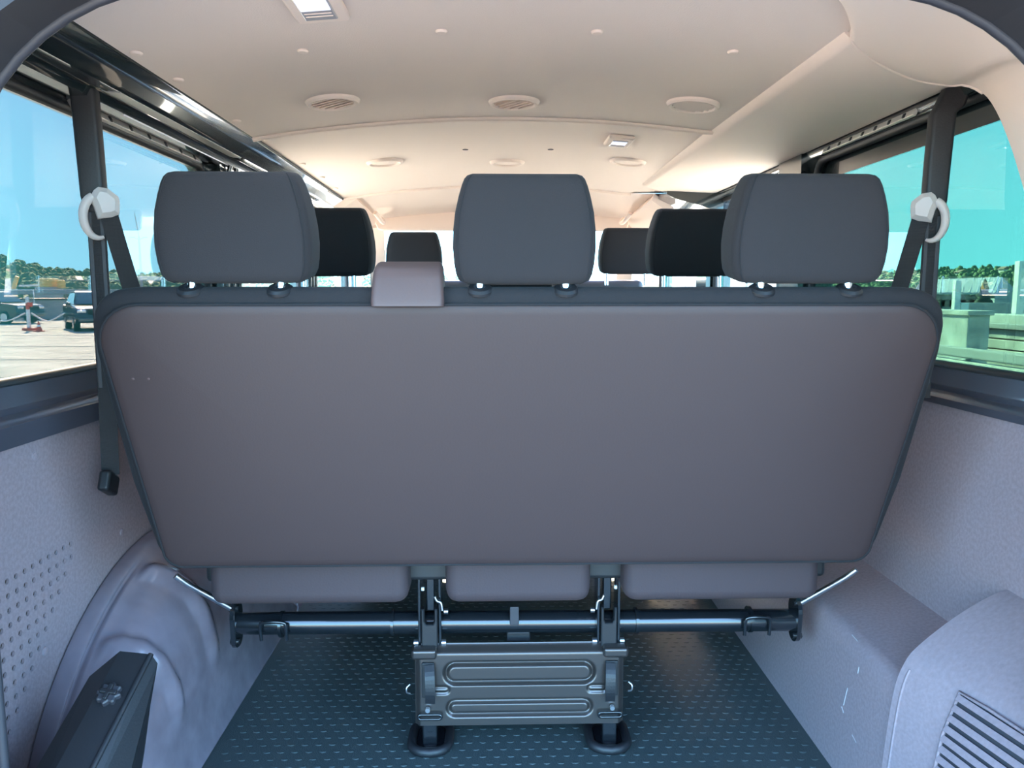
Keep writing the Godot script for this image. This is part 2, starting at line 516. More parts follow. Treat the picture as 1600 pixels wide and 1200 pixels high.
const LH := [[1.20, 2.216, 0.80, 1.297], [2.42, 3.24, 0.80, 1.297], [3.44, 4.30, 0.93, 1.27]]
const RH := [[1.20, 2.25, 0.80, 1.325], [2.46, 3.24, 0.80, 1.325], [3.44, 4.30, 0.93, 1.29]]
func left_side():
	var w = thing("wall_left", "inner side of the van with grey perforated lining below the windows", "side wall", Vector3.ZERO, "", "structure")
	var mb := MB.new()
	wall_boxes(mb, -0.84, -0.80, LH, -0.05, 1.46, 0.90, 4.75)
	for h in LH: corner_fill(mb, -0.82, 0.038, h[0], h[1], h[2], h[3], 0.05)
	put("body_side", mb, "body_paint", w)
	# bare painted roof rail between headliner and windows
	mb = MB.new()
	mb.sweep([Vector2(-0.622, 1.356), Vector2(-0.632, 1.351), Vector2(-0.660, 1.347), Vector2(-0.668, 1.341), Vector2(-0.690, 1.333), Vector2(-0.698, 1.325), Vector2(-0.722, 1.326), Vector2(-0.735, 1.330), Vector2(-0.742, 1.326), Vector2(-0.748, 1.312), Vector2(-0.775, 1.309), Vector2(-0.782, 1.316), Vector2(-0.800, 1.312), Vector2(-0.802, 1.298), Vector2(-0.838, 1.298), Vector2(-0.838, 1.45), Vector2(-0.622, 1.45)], 0.99, 4.3, true)
	var rl = thing("trim_1", "bare dark painted roof rail, pillars and sill around the lot side windows", "body frame", Vector3.ZERO, "", "structure")
	put("roof_rail", mb, "body_paint", rl)
	mb = MB.new()
	mb.sweep([Vector2(-0.744, 1.3245), Vector2(-0.7505, 1.3095), Vector2(-0.7525, 1.3105), Vector2(-0.746, 1.3265)], 1.64, 2.26, true)
	put("rail_seam", mb, "zinc", rl)
	mb = MB.new()
	mb.sweep([Vector2(-0.699, 1.3238), Vector2(-0.7215, 1.3248), Vector2(-0.7345, 1.3288), Vector2(-0.7345, 1.3302), Vector2(-0.7215, 1.3270), Vector2(-0.699, 1.3262)], 1.52, 2.22, true)
	put("rail_facing", mb, "flange", rl)
	# spot welded flange over the windows, with clips
	for seg in [[1.52, 2.16], [2.52, 3.15]]:
		mb = MB.new()
		mb.box(at(V(-0.793, 1.3055, (seg[0] + seg[1]) / 2), Basis(Vector3(0, 0, 1), 0.45)), Vector3(0.010, 0.017, seg[1] - seg[0]), 0.002)
		put("weld_flange", mb, "flange", rl)
		for i in 7:
			mb = MB.new()
			mb.box(at(V(-0.789, 1.3055, lerpf(seg[0] + 0.05, seg[1] - 0.05, i / 6.0)), Basis(Vector3(0, 0, 1), 0.45)), Vector3(0.008, 0.012, 0.010), 0.002)
			put("flange_clip", mb, "rubber", rl)
	# window sill: sash face, ledge, lower moulding
	mb = MB.new()
	mb.sweep([Vector2(-0.80, 0.80), Vector2(-0.792, 0.798), Vector2(-0.789, 0.772), Vector2(-0.787, 0.764), Vector2(-0.79, 0.760), Vector2(-0.79, 0.752), Vector2(-0.765, 0.746), Vector2(-0.760, 0.741), Vector2(-0.762, 0.706), Vector2(-0.80, 0.700)], 0.95, 4.3, true)
	put("window_sill", mb, "slate", rl)
	# C and B pillar inner mouldings
	for pd in [[2.235, 2.405], [3.26, 3.42]]:
		mb = MB.new()
		mb.sweep([Vector2(-0.80, 0.70), Vector2(-0.775, 0.70), Vector2(-0.765, 1.31), Vector2(-0.80, 1.31)], pd[0], pd[1], true)
		put("pillar", mb, "body_paint", rl)
		for e in [pd[0] + 0.03, (pd[0] + pd[1]) / 2, pd[1] - 0.03]:
			mb = MB.new()
			mb.tube([V(-0.772, 0.72, e), V(-0.764, 1.25, e), V(-0.745, 1.31, e)], 0.007, 8)
			put("pillar_bead", mb, "body_paint", rl)
	perforated_panel(w)
	for i in 3:
		var h = LH[i]
		var th = 0.0
		var g = glass_pane("window_%d" % (i + 1), ["tinted quarter window beside the load bay, parking lot behind it", "side window beside the middle seat row on the parking lot side", "cab door window on the driver side"][i], ["tinted_glass", "clear_glass", "clear_glass"][i], -0.815, h[0], h[1], h[2], h[3], 0.05, th)
		window_seal(g, -0.805, h[0], h[1], h[2], h[3], 0.05)

# grey side lining with real holes, pitch 23.5 x 24.5 mm
func perforated_panel(w):
	var mb := MB.new()
	var X = -0.785
	var px = 0.0235; var py = 0.0245; var r = 0.0052
	var d_right = 1.403; var y_top = 0.488
	var cols = 17; var nrows = 13
	var da = d_right + px / 2 - cols * px; var db = d_right + px / 2
	var ya = y_top + py / 2 - nrows * py; var yb = y_top + py / 2
	var q = func(y0, y1, a, b): mb.quad(V(X, y0, a), V(X, y0, b), V(X, y1, b), V(X, y1, a))
	q.call(0.0, 0.702, 0.92, da); q.call(0.0, 0.702, db, 2.42); q.call(0.0, ya, da, db); q.call(yb, 0.702, da, db)
	q.call(0.0, 0.702, 2.42, 4.3)
	for i in nrows:
		for j in cols:
			var cd = d_right - j * px; var cy = y_top - i * py
			var hole = j >= maxi(0, i - 1)
			if not hole:
				q.call(cy - py / 2, cy + py / 2, cd - px / 2, cd + px / 2); continue
			var ring := []; var deep := []; var outer := []
			for k in 8:
				var a = TAU * k / 8.0
				var c = Vector2(cos(a), sin(a))
				ring.append(V(X, cy + r * c.y, cd + r * c.x)); deep.append(V(X - 0.004, cy + r * c.y, cd + r * c.x))
				var s = 1.0 / maxf(absf(c.x), absf(c.y))
				outer.append(V(X, cy + py / 2 * c.y * s, cd + px / 2 * c.x * s))
			for k in 8:
				var k2 = (k + 1) % 8
				var nn = Vector3.RIGHT
				mb.tri(ring[k], ring[k2], outer[k2], nn, nn, nn); mb.tri(ring[k], outer[k2], outer[k], nn, nn, nn)
				mb.quad(ring[k], ring[k2], deep[k2], deep[k])
	put("side_lining", mb, "panel_grey", w, "grey lining panel with rows of round holes")
	mb = MB.new()
	mb.box(at(V(-0.7945, 0.35, 1.7)), Vector3(0.009, 0.7, 1.5), 0.001)
	put("lining_backing", mb, "liner_felt", w)
	mb = MB.new()
	mb.tube([V(-0.7835, 0.7035, 0.95), V(-0.7835, 0.7005, 2.3)], 0.0022, 6)
	put("lining_edge", mb, "trim_beige", w)
	for p in [[0.672, 1.313], [0.448, 1.596], [0.328, 1.301]]:
		mb = MB.new()
		mb.lathe([Vector2(0.0085, 0.0), Vector2(0.0078, 0.002), Vector2(0.004, 0.0032), Vector2(0.0, 0.0034)], at(V(-0.785, p[0], p[1]), Basis(Vector3(0, 0, 1), -PI / 2)), 14)
		put("lining_clip", mb, "panel_grey", w)

func right_side():
	var w = thing("wall_right", "inner side of the van with smooth grey lining below the windows", "side wall", Vector3.ZERO, "", "structure")
	var mb := MB.new()
	wall_boxes(mb, 0.93, 1.0, RH, -0.05, 1.46, 0.90, 4.75)
	for h in RH: corner_fill(mb, 0.965, 0.068, h[0], h[1], h[2], h[3], 0.05)
	put("body_side", mb, "body_paint", w)
	mb = MB.new()
	mb.sweep([Vector2(0.93, 0.80), Vector2(0.922, 0.798), Vector2(0.919, 0.772), Vector2(0.917, 0.764), Vector2(0.92, 0.760), Vector2(0.92, 0.752), Vector2(0.899, 0.746), Vector2(0.895, 0.742), Vector2(0.896, 0.728), Vector2(0.93, 0.722)], 0.95, 4.3, true)
	put("window_sill", mb, "slate", w)
	# smooth lining, slightly bulged, from sill to the floor box
	mb = MB.new()
	var rows := []
	for i in 13:
		var t = i / 12.0
		var row := PackedVector3Array()
		for d in [0.9, 1.3, 1.7, 2.2, 2.7, 3.3, 4.2]: row.append(V(lerpf(0.905, 0.880, t) - 0.012 * sin(PI * t), lerpf(0.728, 0.30, t), d))
		rows.append(row)
	mb.grid(rows)
	put("side_lining", mb, "panel_grey", w, "plain grey lining panel under the window")
	for pd in [[2.27, 2.445], [3.26, 3.42]]:
		mb = MB.new()
		mb.sweep([Vector2(0.93, 0.72), Vector2(0.905, 0.72), Vector2(0.895, 1.36), Vector2(0.93, 1.36)], pd[0], pd[1], true)
		put("pillar", mb, "body_paint", w)
	mb = MB.new()
	mb.sweep([Vector2(0.93, 1.326), Vector2(0.912, 1.330), Vector2(0.905, 1.345), Vector2(0.906, 1.35), Vector2(0.906, 1.45), Vector2(0.93, 1.45)], 1.25, 4.3, true)
	var rl = thing("trim_2", "dark painted roof rail under the overhead air duct", "roof rail", Vector3.ZERO, "", "structure")
	put("roof_rail", mb, "body_paint", rl)
	# cab roof rail beyond the duct
	mb = MB.new()
	mb.sweep([Vector2(0.70, 1.345), Vector2(0.74, 1.325), Vector2(0.84, 1.30), Vector2(0.93, 1.27), Vector2(0.93, 1.43), Vector2(0.70, 1.43)], 3.14, 4.3, true)
	put("roof_rail", mb, "body_paint", rl)
	for seg in [[1.68, 2.14]]:
		mb = MB.new()
		mb.box(at(V(0.906, 1.335, (seg[0] + seg[1]) / 2), Basis(Vector3(0, 0, 1), -0.4)), Vector3(0.008, 0.016, seg[1] - seg[0]), 0.002)
		put("weld_flange", mb, "flange", rl)
		for i in 7:
			mb = MB.new()
			mb.box(at(V(0.902, 1.335, lerpf(seg[0] + 0.04, seg[1] - 0.04, i / 6.0)), Basis(Vector3(0, 0, 1), -0.4)), Vector3(0.006, 0.011, 0.010), 0.002)
			put("flange_clip", mb, "rubber", rl)
	for i in 3:
		var h = RH[i]
		var g = glass_pane("window_%d" % (i + 4), ["teal tinted quarter window beside the load bay, roofs and hills behind it", "side window beside the middle seat row under the air duct", "cab door window on the passenger side"][i], ["teal_glass", "clear_glass", "clear_glass"][i], 0.955, h[0], h[1], h[2], h[3], 0.05, 0.005 if i == 0 else 0.0)
		window_seal(g, 0.935, h[0], h[1], h[2], h[3], 0.05)
		if i == 0:                                           # black printed band along the top of the pane
			mb = MB.new()
			mb.box(at(V(0.9525, (1.272 + h[3]) / 2, (h[0] + h[1]) / 2)), Vector3(0.002, h[3] - 1.272, h[1] - h[0]), 0.0005)
			put("black_band", mb, "body_paint", g)
	# overhead air duct
	mb = MB.new()
	mb.sweep([Vector2(0.572, 1.385), Vector2(0.575, 1.372), Vector2(0.588, 1.3605), Vector2(0.597, 1.358), Vector2(0.75, 1.3545), Vector2(0.885, 1.3495), Vector2(0.902, 1.3515), Vector2(0.905, 1.44), Vector2(0.572, 1.44)], 1.30, 3.02, true)
	var duct = thing("overhead_duct", "long beige overhead air duct along the ceiling edge above the teal window", "air duct", V(0.74, 1.36, 2.0))
	put("duct_body", mb, "trim_beige", duct)
	mb = MB.new()                                            # slanted front end
	var s0 := PackedVector3Array(); var s1 := PackedVector3Array()
	for p in [Vector2(0.575, 1.372), Vector2(0.588, 1.3605), Vector2(0.75, 1.3545), Vector2(0.885, 1.3495), Vector2(0.902, 1.3515)]:
		s0.append(V(p.x, p.y, 3.02)); s1.append(V(p.x, p.y + 0.002, 3.03 + (p.x - 0.575) * 1.3))
	mb.grid([s0, s1])
	var s2 := PackedVector3Array()
	for p in s1: s2.append(Vector3(p.x, 1.43, p.z))
	mb.grid([s1, s2])
	put("front_end", mb, "trim_beige", duct)
	# rear end cap, its seam running diagonally over the underside, then sweeping down as the corner pillar trim
	rear_corner_trim()

func curve_pts(pts, n):
	var c := Curve3D.new()
	for i in pts.size():
		var a = pts[maxi(i - 1, 0)]; var b = pts[mini(i + 1, pts.size() - 1)]
		var t = (b - a) / 6.0
		c.add_point(pts[i], -t, t)
	var out := []
	var L = c.get_baked_length()
	for i in n: out.append(c.sample_baked(L * i / (n - 1.0), true))
	return out
func rear_corner_trim():
	var t = thing("corner_trim", "beige moulded trim joining the air duct to the rear corner pillar", "trim", V(0.75, 1.2, 1.2))
	# front edge: along the duct seam, then down the window edge of the pillar
	var front = curve_pts([V(0.576, 1.374, 1.27), V(0.592, 1.3575, 1.305), V(0.68, 1.354, 1.40), V(0.79, 1.350, 1.485), V(0.875, 1.347, 1.515), V(0.905, 1.345, 1.505), V(0.912, 1.318, 1.46), V(0.915, 1.28, 1.425), V(0.916, 1.22, 1.385), V(0.918, 1.156, 1.352), V(0.92, 1.08, 1.32), V(0.92, 0.95, 1.28), V(0.92, 0.72, 1.22)], 60)
	var rear = curve_pts([V(0.40, 1.325, 0.985), V(0.485, 1.318, 0.99), V(0.546, 1.312, 0.99), V(0.608, 1.300, 0.99), V(0.646, 1.285, 0.99), V(0.672, 1.268, 0.99), V(0.705, 1.235, 0.985), V(0.735, 1.18, 0.98), V(0.75, 1.10, 0.98), V(0.757, 0.95, 0.98), V(0.76, 0.80, 0.98), V(0.76, 0.72, 0.98)], 60)
	var mb := MB.new()
	var rows := []
	for i in 60:
		var row := PackedVector3Array()
		for j in 13:
			var s = j / 12.0
			var p = front[i].lerp(rear[i], s)
			# the surface bellies outward between its edges, with a rounded lip at the rear
			var out_dir = (Vector3(0.5, 0.75, 0.0)).normalized()
			p += out_dir * 0.020 * sin(PI * s) * (0.4 if i < 22 else 1.0)
			row.append(p)
		rows.append(row)
	mb.grid(rows)
	var lip = []
	for i in 60: lip.append(rear[i] + Vector3(0.004, 0.004, 0))
	mb.tube(lip, 0.010, 8)
	put("trim_shell", mb, "trim_beige", t)
	mb = MB.new()
	mb.tube(front.slice(0, 26), 0.0032, 6)
	put("seam_bead", mb, "trim_beige", t)

func ring_path(hw, top, r, n = 12, inset = 0.0):
	var out := []
	out.append(Vector2(XC - hw, -0.05))
	for i in n + 1:
		var a = PI - PI / 2 * i / n
		out.append(Vector2(XC - hw + r + r * cos(a), top - r + r * sin(a)))
	for i in n + 1:
		var a = PI / 2 - PI / 2 * i / n
		out.append(Vector2(XC + hw - r + r * cos(a), top - r + r * sin(a)))
	out.append(Vector2(XC + hw, -0.05))
	return out
func rear_frame():
	var t = thing("wall_rear", "dark slate frame of the open tailgate with rounded upper corners", "tailgate frame", Vector3.ZERO, "", "structure")
	var inner = ring_path(0.695, 1.312, 0.29)
	var outer = ring_path(1.02, 1.56, 0.10)
	var poly := PackedVector2Array()
	for p in inner: poly.append(p)
	for i in outer.size(): poly.append(outer[outer.size() - 1 - i])
	var mb := MB.new()
	mb.prism(poly, at(V(0, 0, 0.955)), 0.07, 0.0)
	mb.box(at(V(XC, 1.405, 0.968)), Vector3(1.50, 0.10, 0.03), 0.004)
	put("tailgate_frame", mb, "frame_paint", t)
	mb = MB.new()
	var path := []
	for p in inner: path.append(V(p.x, p.y, 0.962))
	mb.tube(path, 0.007, 8)
	put("tailgate_seal", mb, "dark_plastic", t)
	# the raised tailgate over the opening, hinged at the roof edge
	mb = MB.new()
	mb.box(at(V(XC, 1.60, 0.30), Basis(Vector3.RIGHT, 0.20)), Vector3(1.66, 0.07, 1.25), 0.03)
	put("tailgate", mb, "slate", t)
	# inner corner gusset on the bare metal side, between frame, rail and window
	t = thing("trim_3", "dark bare metal corner between tailgate frame and quarter window", "corner pillar", Vector3.ZERO, "", "structure")
	mb = MB.new()
	var a = curve_pts([V(-0.50, 1.345, 0.965), V(-0.56, 1.315, 0.965), V(-0.615, 1.262, 0.965), V(-0.640, 1.18, 0.965), V(-0.645, 1.05, 0.965), V(-0.645, 0.70, 0.965)], 30)
	var b = curve_pts([V(-0.54, 1.352, 1.10), V(-0.62, 1.345, 1.12), V(-0.70, 1.325, 1.18), V(-0.755, 1.275, 1.235), V(-0.785, 1.18, 1.215), V(-0.79, 0.70, 1.16)], 30)
	var rows := []
	for i in 30:
		var row := PackedVector3Array()
		for j in 9:
			var s = j / 8.0
			row.append(a[i].lerp(b[i], s) + Vector3(-0.6, 0.7, 0).normalized() * 0.035 * sin(PI * s) * (1.0 if i > 2 else 0.3))
		rows.append(row)
	mb.grid(rows)
	put("corner_gusset", mb, "body_paint", t)
	mb = MB.new()
	var bead := []
	for i in range(8, 30): bead.append(b[i] + Vector3(0.004, 0, 0))
	mb.tube(bead, 0.009, 8)
	put("gusset_trim", mb, "trim_beige", t)

func cab():
	# cab headliner falling towards the windscreen
	var c = thing("ceiling", "beige cab headliner sloping down to the windscreen", "headliner", Vector3.ZERO, "", "structure")
	var mb := MB.new()
	var rows := []
	for i in 25:
		var x = lerpf(-0.62, 0.94, i / 24.0)
		var row := PackedVector3Array()
		for j in 9:
			var s = j / 8.0
			var y = lerpf(ceil_y(x, 3.3) + 0.001, 1.335 - 0.05 * pow((x - XC) / 0.67, 2), s * s)
			row.append(V(x, y, lerpf(3.29, 4.02, s)))
		rows.append(row)
	mb.grid(rows)
	put("cab_headliner", mb, "headliner", c)
	mb = MB.new()
	mb.box(at(V(0.755, 1.378, 3.17)), Vector3(0.37, 0.012, 0.33), 0.002)
	put("side_filler", mb, "headliner", c)
	mb = MB.new()
	for s in [-1.0, 1.0]:                                    # A pillar trims
		var p := []
		for i in 10:
			var t = i / 9.0
			p.append(V(XC + s * lerpf(0.645, 0.74, t), lerpf(1.30, 0.88, t), lerpf(3.98, 4.72, t)))
		mb.strap(p, 0.085, 0.05, Vector3(s, 0.0, 0.4).normalized())
		var q := []
		for i in 8: q.append(V(XC + s * 0.668, lerpf(1.325, 1.29, i / 7.0), lerpf(3.30, 4.02, i / 7.0)))
		mb.strap(q, 0.10, 0.03, Vector3(s, -0.7, 0))
	put("pillar_trim", mb, "trim_beige", c)
	# windscreen
	mb = MB.new()
	mb.quad(V(-0.66, 1.29, 4.03), V(0.76, 1.29, 4.03), V(0.84, 0.86, 4.72), V(-0.74, 0.86, 4.72))
	structure("window_7", mb, "clear_glass", "bright windscreen at the far end of the cab", "windscreen")
	for s in [-1.0, 1.0]:
		mb = MB.new()
		var poly := PackedVector2Array()
		for p in [[-0.29, -0.06], [-0.305, -0.03], [-0.29, 0.01], [-0.24, 0.032], [-0.12, 0.038], [0.27, 0.04], [0.28, 0.03], [0.28, -0.055], [0.27, -0.065], [-0.27, -0.065]]:
			poly.append(Vector2(-p[0] * s if s > 0 else p[0], p[1]))
		mb.prism(poly, at(V(XC + s * 0.325, 1.318, 3.90), Basis(Vector3.RIGHT, -0.25)), 0.016, 0.004)
		single("sun_visor", mb, "trim_beige", "beige folded sun visor above the windscreen, %s side" % ("passenger" if s > 0 else "driver"), "sun visor", "sun visors")
		mb = MB.new()
		mb.tube(curve_pts([V(XC + s * 0.590, 1.318, 3.62), V(XC + s * 0.575, 1.295, 3.65), V(XC + s * 0.572, 1.285, 3.72), V(XC + s * 0.575, 1.29, 3.79), V(XC + s * 0.590, 1.31, 3.82)], 16), 0.011, 8)
		single("grab_handle", mb, "trim_beige", "small beige grab handle on the cab headliner, %s side" % ("passenger" if s > 0 else "driver"), "handle", "cab grab handles")
	# dashboard
	var dash = thing("dashboard", "dark dashboard under the bright windscreen", "dashboard", V(0.05, 0.6, 4.3))
	mb = MB.new()
	mb.box(at(V(0.06, 0.78, 4.42)), Vector3(1.56, 0.36, 0.46), 0.06)
	put("dash_top", mb, "black_plastic", dash)
	for x in [[-0.32, 0.16, 1.012], [0.16, 0.80, 1.02]]:
		mb = MB.new()
		mb.box(at(V((x[0] + x[1]) / 2, 0.955, 4.2)), Vector3(x[1] - x[0], 0.13, 0.22), 0.03)
		put("instrument_hood", mb, "dark_plastic", dash)
	mb = MB.new()
	var wheel := []
	for i in 32:
		var a = TAU * i / 32
		wheel.append(V(-0.33, 0.80, 3.92) + Vector3(cos(a) * 0.19, sin(a) * 0.12, sin(a) * -0.14))
	mb.tube(wheel, 0.014, 8, true)
	put("steering_wheel", mb, "black_plastic", dash)

# ---------------------------------------------------------------- seats
# soft block: rows [y, half width, half depth, z offset], super-ellipse in plan
func soft(mb, xf: Transform3D, rows, e := 0.38, sides := 40):
	var R := []
	for r in rows:
		var row := PackedVector3Array()
		for k in sides:
			var a = TAU * k / sides
			var c = cos(a); var s = sin(a)
			row.append(xf * Vector3(signf(c) * pow(absf(c), e) * r[1], r[0], signf(s) * pow(absf(s), e) * r[2] + r[3]))
		R.append(row)
	mb.grid(R, true)
	mb.fan(R[0], xf.basis * Vector3.DOWN); mb.fan(R[R.size() - 1], xf.basis * Vector3.UP)
	return R
func head_restraint(parent, c: Vector3, w, h, label, posts, m = "fabric", tilt = 0.14):
	# c: centre of its lower edge
	var node := Node3D.new(); node.name = "head_restraint"; parent.add_child(node, true); node.position = c - parent.position
	if label: node.set_meta("label", label)
	var k = w * 0.5
	var rows := []
	for r in [[0.0, 0.70, 0.55], [0.012, 0.84, 0.75], [0.04, 0.92, 0.90], [0.10, 0.96, 0.98], [0.20, 0.985, 1.0], [0.34, 1.0, 1.0], [0.5, 0.99, 0.98], [0.66, 0.96, 0.93], [0.80, 0.91, 0.85], [0.90, 0.865, 0.77], [0.955, 0.83, 0.69], [0.985, 0.79, 0.58], [1.0, 0.72, 0.38]]:
		rows.append([r[0] * h, r[1] * k, r[2] * 0.052, 0.0])
	var mb := MB.new()
	var xf = Transform3D(Basis(Vector3.RIGHT, tilt), c)
	var R = soft(mb, xf, rows, 0.36, 48)
	put("pad", mb, m, node)
	for col in [5, 19]:
		mb = MB.new(); var p := []
		for i in range(1, 12): p.append(R[i][col] + (R[i][col] - R[i][12 if col < 12 else 12]).normalized() * 0.0)
		mb.tube(p, 0.0014, 5)
		put("seam", mb, "fabric_edge", node)
	for x in posts:
		mb = MB.new()
		mb.tube([Vector3(x, c.y - 0.05, c.z + 0.036), Vector3(x, c.y + 0.035, c.z + 0.030)], 0.008, 12)
		put("post", mb, "chrome", node, "chrome post")
	return node
func rear_bench():
	var b = thing("bench_seat", "dark three-seat rear bench seen from behind, grey back panel and three head restraints", "seat", V(XC, 0, 1.55))
	var bot = V(XC, 0.447, 1.365); var top = V(XC, 0.960, 1.195)
	var up = (top - bot).normalized(); var fw = Vector3.RIGHT.cross(up).normalized()   # fw points to the camera side
	var H = (top - bot).length()
	var xf = Transform3D(Basis(Vector3.RIGHT, up, Vector3(0, 0, 1)), bot)
	# upholstered backrest: stack of rounded slabs across its height, its rear face on local z = 0
	var mb := MB.new()
	var rows := []
	var W = 0.681
	for r in [[0.0, 0.930, 0.60], [0.01, 0.945, 0.8], [0.03, 0.955, 0.95], [0.10, 0.968, 1.0], [0.35, 0.992, 1.0], [0.6, 1.0, 1.0], [0.80, 1.005, 1.0], [0.88, 1.0, 1.0], [0.925, 0.990, 0.99], [0.955, 0.975, 0.96], [0.975, 0.957, 0.90], [0.988, 0.938, 0.82], [0.996, 0.915, 0.70], [1.0, 0.88, 0.50]]:
		rows.append([r[0] * H, r[1] * W, r[2] * 0.06, -0.062])
	soft(mb, xf, rows, 0.16, 64)
	put("backrest", mb, "fabric_edge", b)
	# grey rear panel with bowed face
	mb = MB.new()
	var PR := []
	var pw = 0.672; var y0 = 0.006; var y1 = H * 0.953; var cr = 0.075
	for ring in [[0.0, -0.008], [0.004, -0.001], [0.010, 0.003], [0.022, 0.0052], [0.06, 0.0072], [0.12, 0.009], [0.20, 0.010]]:
		var row := PackedVector3Array()
		for q in 4:
			for i in 9:
				var a = PI / 2 * q + PI / 2 * i / 8.0
				var sx = 1.0 if q in [0, 3] else -1.0; var sy = 1.0 if q in [0, 1] else -1.0
				var rr = maxf((cr if sy > 0 else 0.035) - ring[0], 0.003)
				var hw = pw * (1.0 if sy > 0 else 0.962) - ring[0] - rr
				var yy = (y1 - ring[0] - rr) if sy > 0 else (y0 + ring[0] + rr)
				var droop = 0.0
				row.append(xf * Vector3(sx * hw + rr * cos(a), yy + rr * sin(a) + droop, ring[1]))
		PR.append(row)
	mb.grid(PR, true)
	mb.fan(PR[PR.size() - 1], fw)
	var panel = put("back_panel", mb, "vinyl", b, "grey vinyl panel covering the whole back")
	mb = MB.new()
	var edge := []
	for p in PR[1]: edge.append(p)
	mb.tube(edge, 0.0026, 6, true)
	put("piping", mb, "fabric_edge", panel)
	for q in [[208, 592], [232, 592]]:                       # tiny marks
		mb = MB.new()
		var c = P(q[0], q[1], 1.228)
		mb.lathe([Vector2(0.0022, 0.0), Vector2(0.0015, 0.0012), Vector2(0.0, 0.0014)], at(c, Basis(Vector3.RIGHT, up.cross(Vector3.RIGHT).normalized() * -1.0, up).orthonormalized()), 8)
		put("stud", mb, "grey_plastic", panel)
	# head restraints
	head_restraint(b, V(-0.402, 0.969, 1.258), 0.243, 0.170, "head restraint over the sunlit corner", [-0.470, -0.332])
	head_restraint(b, V(0.050, 0.967, 1.258), 0.226, 0.170, "middle head restraint", [-0.0205, 0.115])
	head_restraint(b, V(0.501, 0.969, 1.258), 0.250, 0.170, "head restraint beside the teal window", [0.426, 0.566])
	for x in [-0.470, -0.332, -0.0205, 0.115, 0.426, 0.566]:
		mb = MB.new()
		mb.lathe([Vector2(0.021, 0.0), Vector2(0.021, 0.004), Vector2(0.017, 0.008), Vector2(0.010, 0.0095), Vector2(0.006, 0.007)], at(V(x, 0.9525, 1.219), Basis(Vector3.RIGHT, 0.45)), 20)
		put("post_sleeve", mb, "black_plastic", b)
	# belt outlet box on top of the backrest
	mb = MB.new()
	var BR := []
	for r in [[0.930, 0.0565, 1.186], [0.940, 0.0570, 1.187], [0.972, 0.0545, 1.197], [0.984, 0.0535, 1.203], [0.991, 0.0525, 1.215], [0.997, 0.0505, 1.232], [1.000, 0.0475, 1.245]]:
		var row := PackedVector3Array()
		for k in 28:
			var a = TAU * k / 28
			var cx = signf(cos(a)) * pow(absf(cos(a)), 0.25); var sz = signf(sin(a)) * pow(absf(sin(a)), 0.25)
			var zc = (r[2] + 1.275) / 2; var hz = (1.275 - r[2]) / 2
			row.append(V(-0.132 + cx * r[1], r[0], zc - sz * hz))
		BR.append(row)
	mb.grid(BR, true); mb.fan(BR[6], Vector3.UP)
	put("belt_outlet", mb, "grey_plastic", b, "grey plastic belt outlet box")
	# three cushions below
	for c in [[-0.548, -0.165], [-0.094, 0.190], [0.254, 0.640]]:
		mb = MB.new()
		mb.box(at(V((c[0] + c[1]) / 2, 0.405, 1.66)), Vector3(c[1] - c[0], 0.112, 0.46), 0.026)
		put("seat_cushion", mb, "cushion_cover", b)
	mb = MB.new()
	mb.box(at(V(XC, 0.405, 1.68)), Vector3(1.24, 0.05, 0.40), 0.01)
	put("seat_pan", mb, "rubber", b)
	mb = MB.new()
	mb.box(at(V(XC, 0.41, 1.60)), Vector3(1.20, 0.14, 0.02), 0.006)
	put("lower_cloth", mb, "fabric_edge", b)
	# cross tube with collars, end plates, hooks
	mb = MB.new()
	mb.tube([V(-0.535, 0.261, 1.56), V(0.640, 0.256, 1.56)], 0.0235, 20)
	put("cross_tube", mb, "black_steel", b, "glossy black cross tube")
	for x in [-0.212, 0.302, -0.445, 0.545]:
		mb = MB.new()
		mb.tube([V(x - 0.003, 0.2585, 1.56), V(x + 0.003, 0.2585, 1.56)], 0.0275, 20)
		put("collar", mb, "black_steel", b)
	for s in [[-0.540, -1.0], [0.645, 1.0]]:
		mb = MB.new()
		var poly := PackedVector2Array()
		for i in 20:
			var a = TAU * i / 20
			poly.append(Vector2(cos(a) * 0.026, sin(a) * 0.026 - 0.016) if sin(a) < 0 else Vector2(cos(a) * 0.028, sin(a) * 0.030 + 0.028))
		mb.prism(poly, Transform3D(Basis(Vector3(0, 0, -1), Vector3.UP, Vector3.RIGHT), V(s[0] - 0.005, 0.252, 1.56)), 0.010, 0.002)
		put("end_plate", mb, "black_steel", b)
		for by in [0.298, 0.226]:
			mb = MB.new()
			mb.tube([V(s[0] - 0.010, by, 1.55), V(s[0] + 0.010, by, 1.55)], 0.007, 6)
			put("bolt", mb, "black_steel", b)
		mb = MB.new()
		mb.tube([V(s[0], 0.294, 1.55), V(s[0] + s[1] * 0.075, 0.372, 1.50), V(s[0] + s[1] * 0.092, 0.392, 1.49)], 0.006, 8)
		put("stay_rod", mb, "zinc", b, "steel stay rod")
		mb = MB.new()
		var hx = -0.455 if s[1] < 0 else 0.553
		mb.tube(curve_pts([V(hx - 0.026, 0.236, 1.532), V(hx - 0.026, 0.268, 1.528), V(hx - 0.018, 0.277, 1.526), V(hx + 0.018, 0.277, 1.526), V(hx + 0.026, 0.268, 1.528), V(hx + 0.026, 0.236, 1.532)], 24), 0.0038, 8)
		put("wire_hook", mb, "black_steel", b)
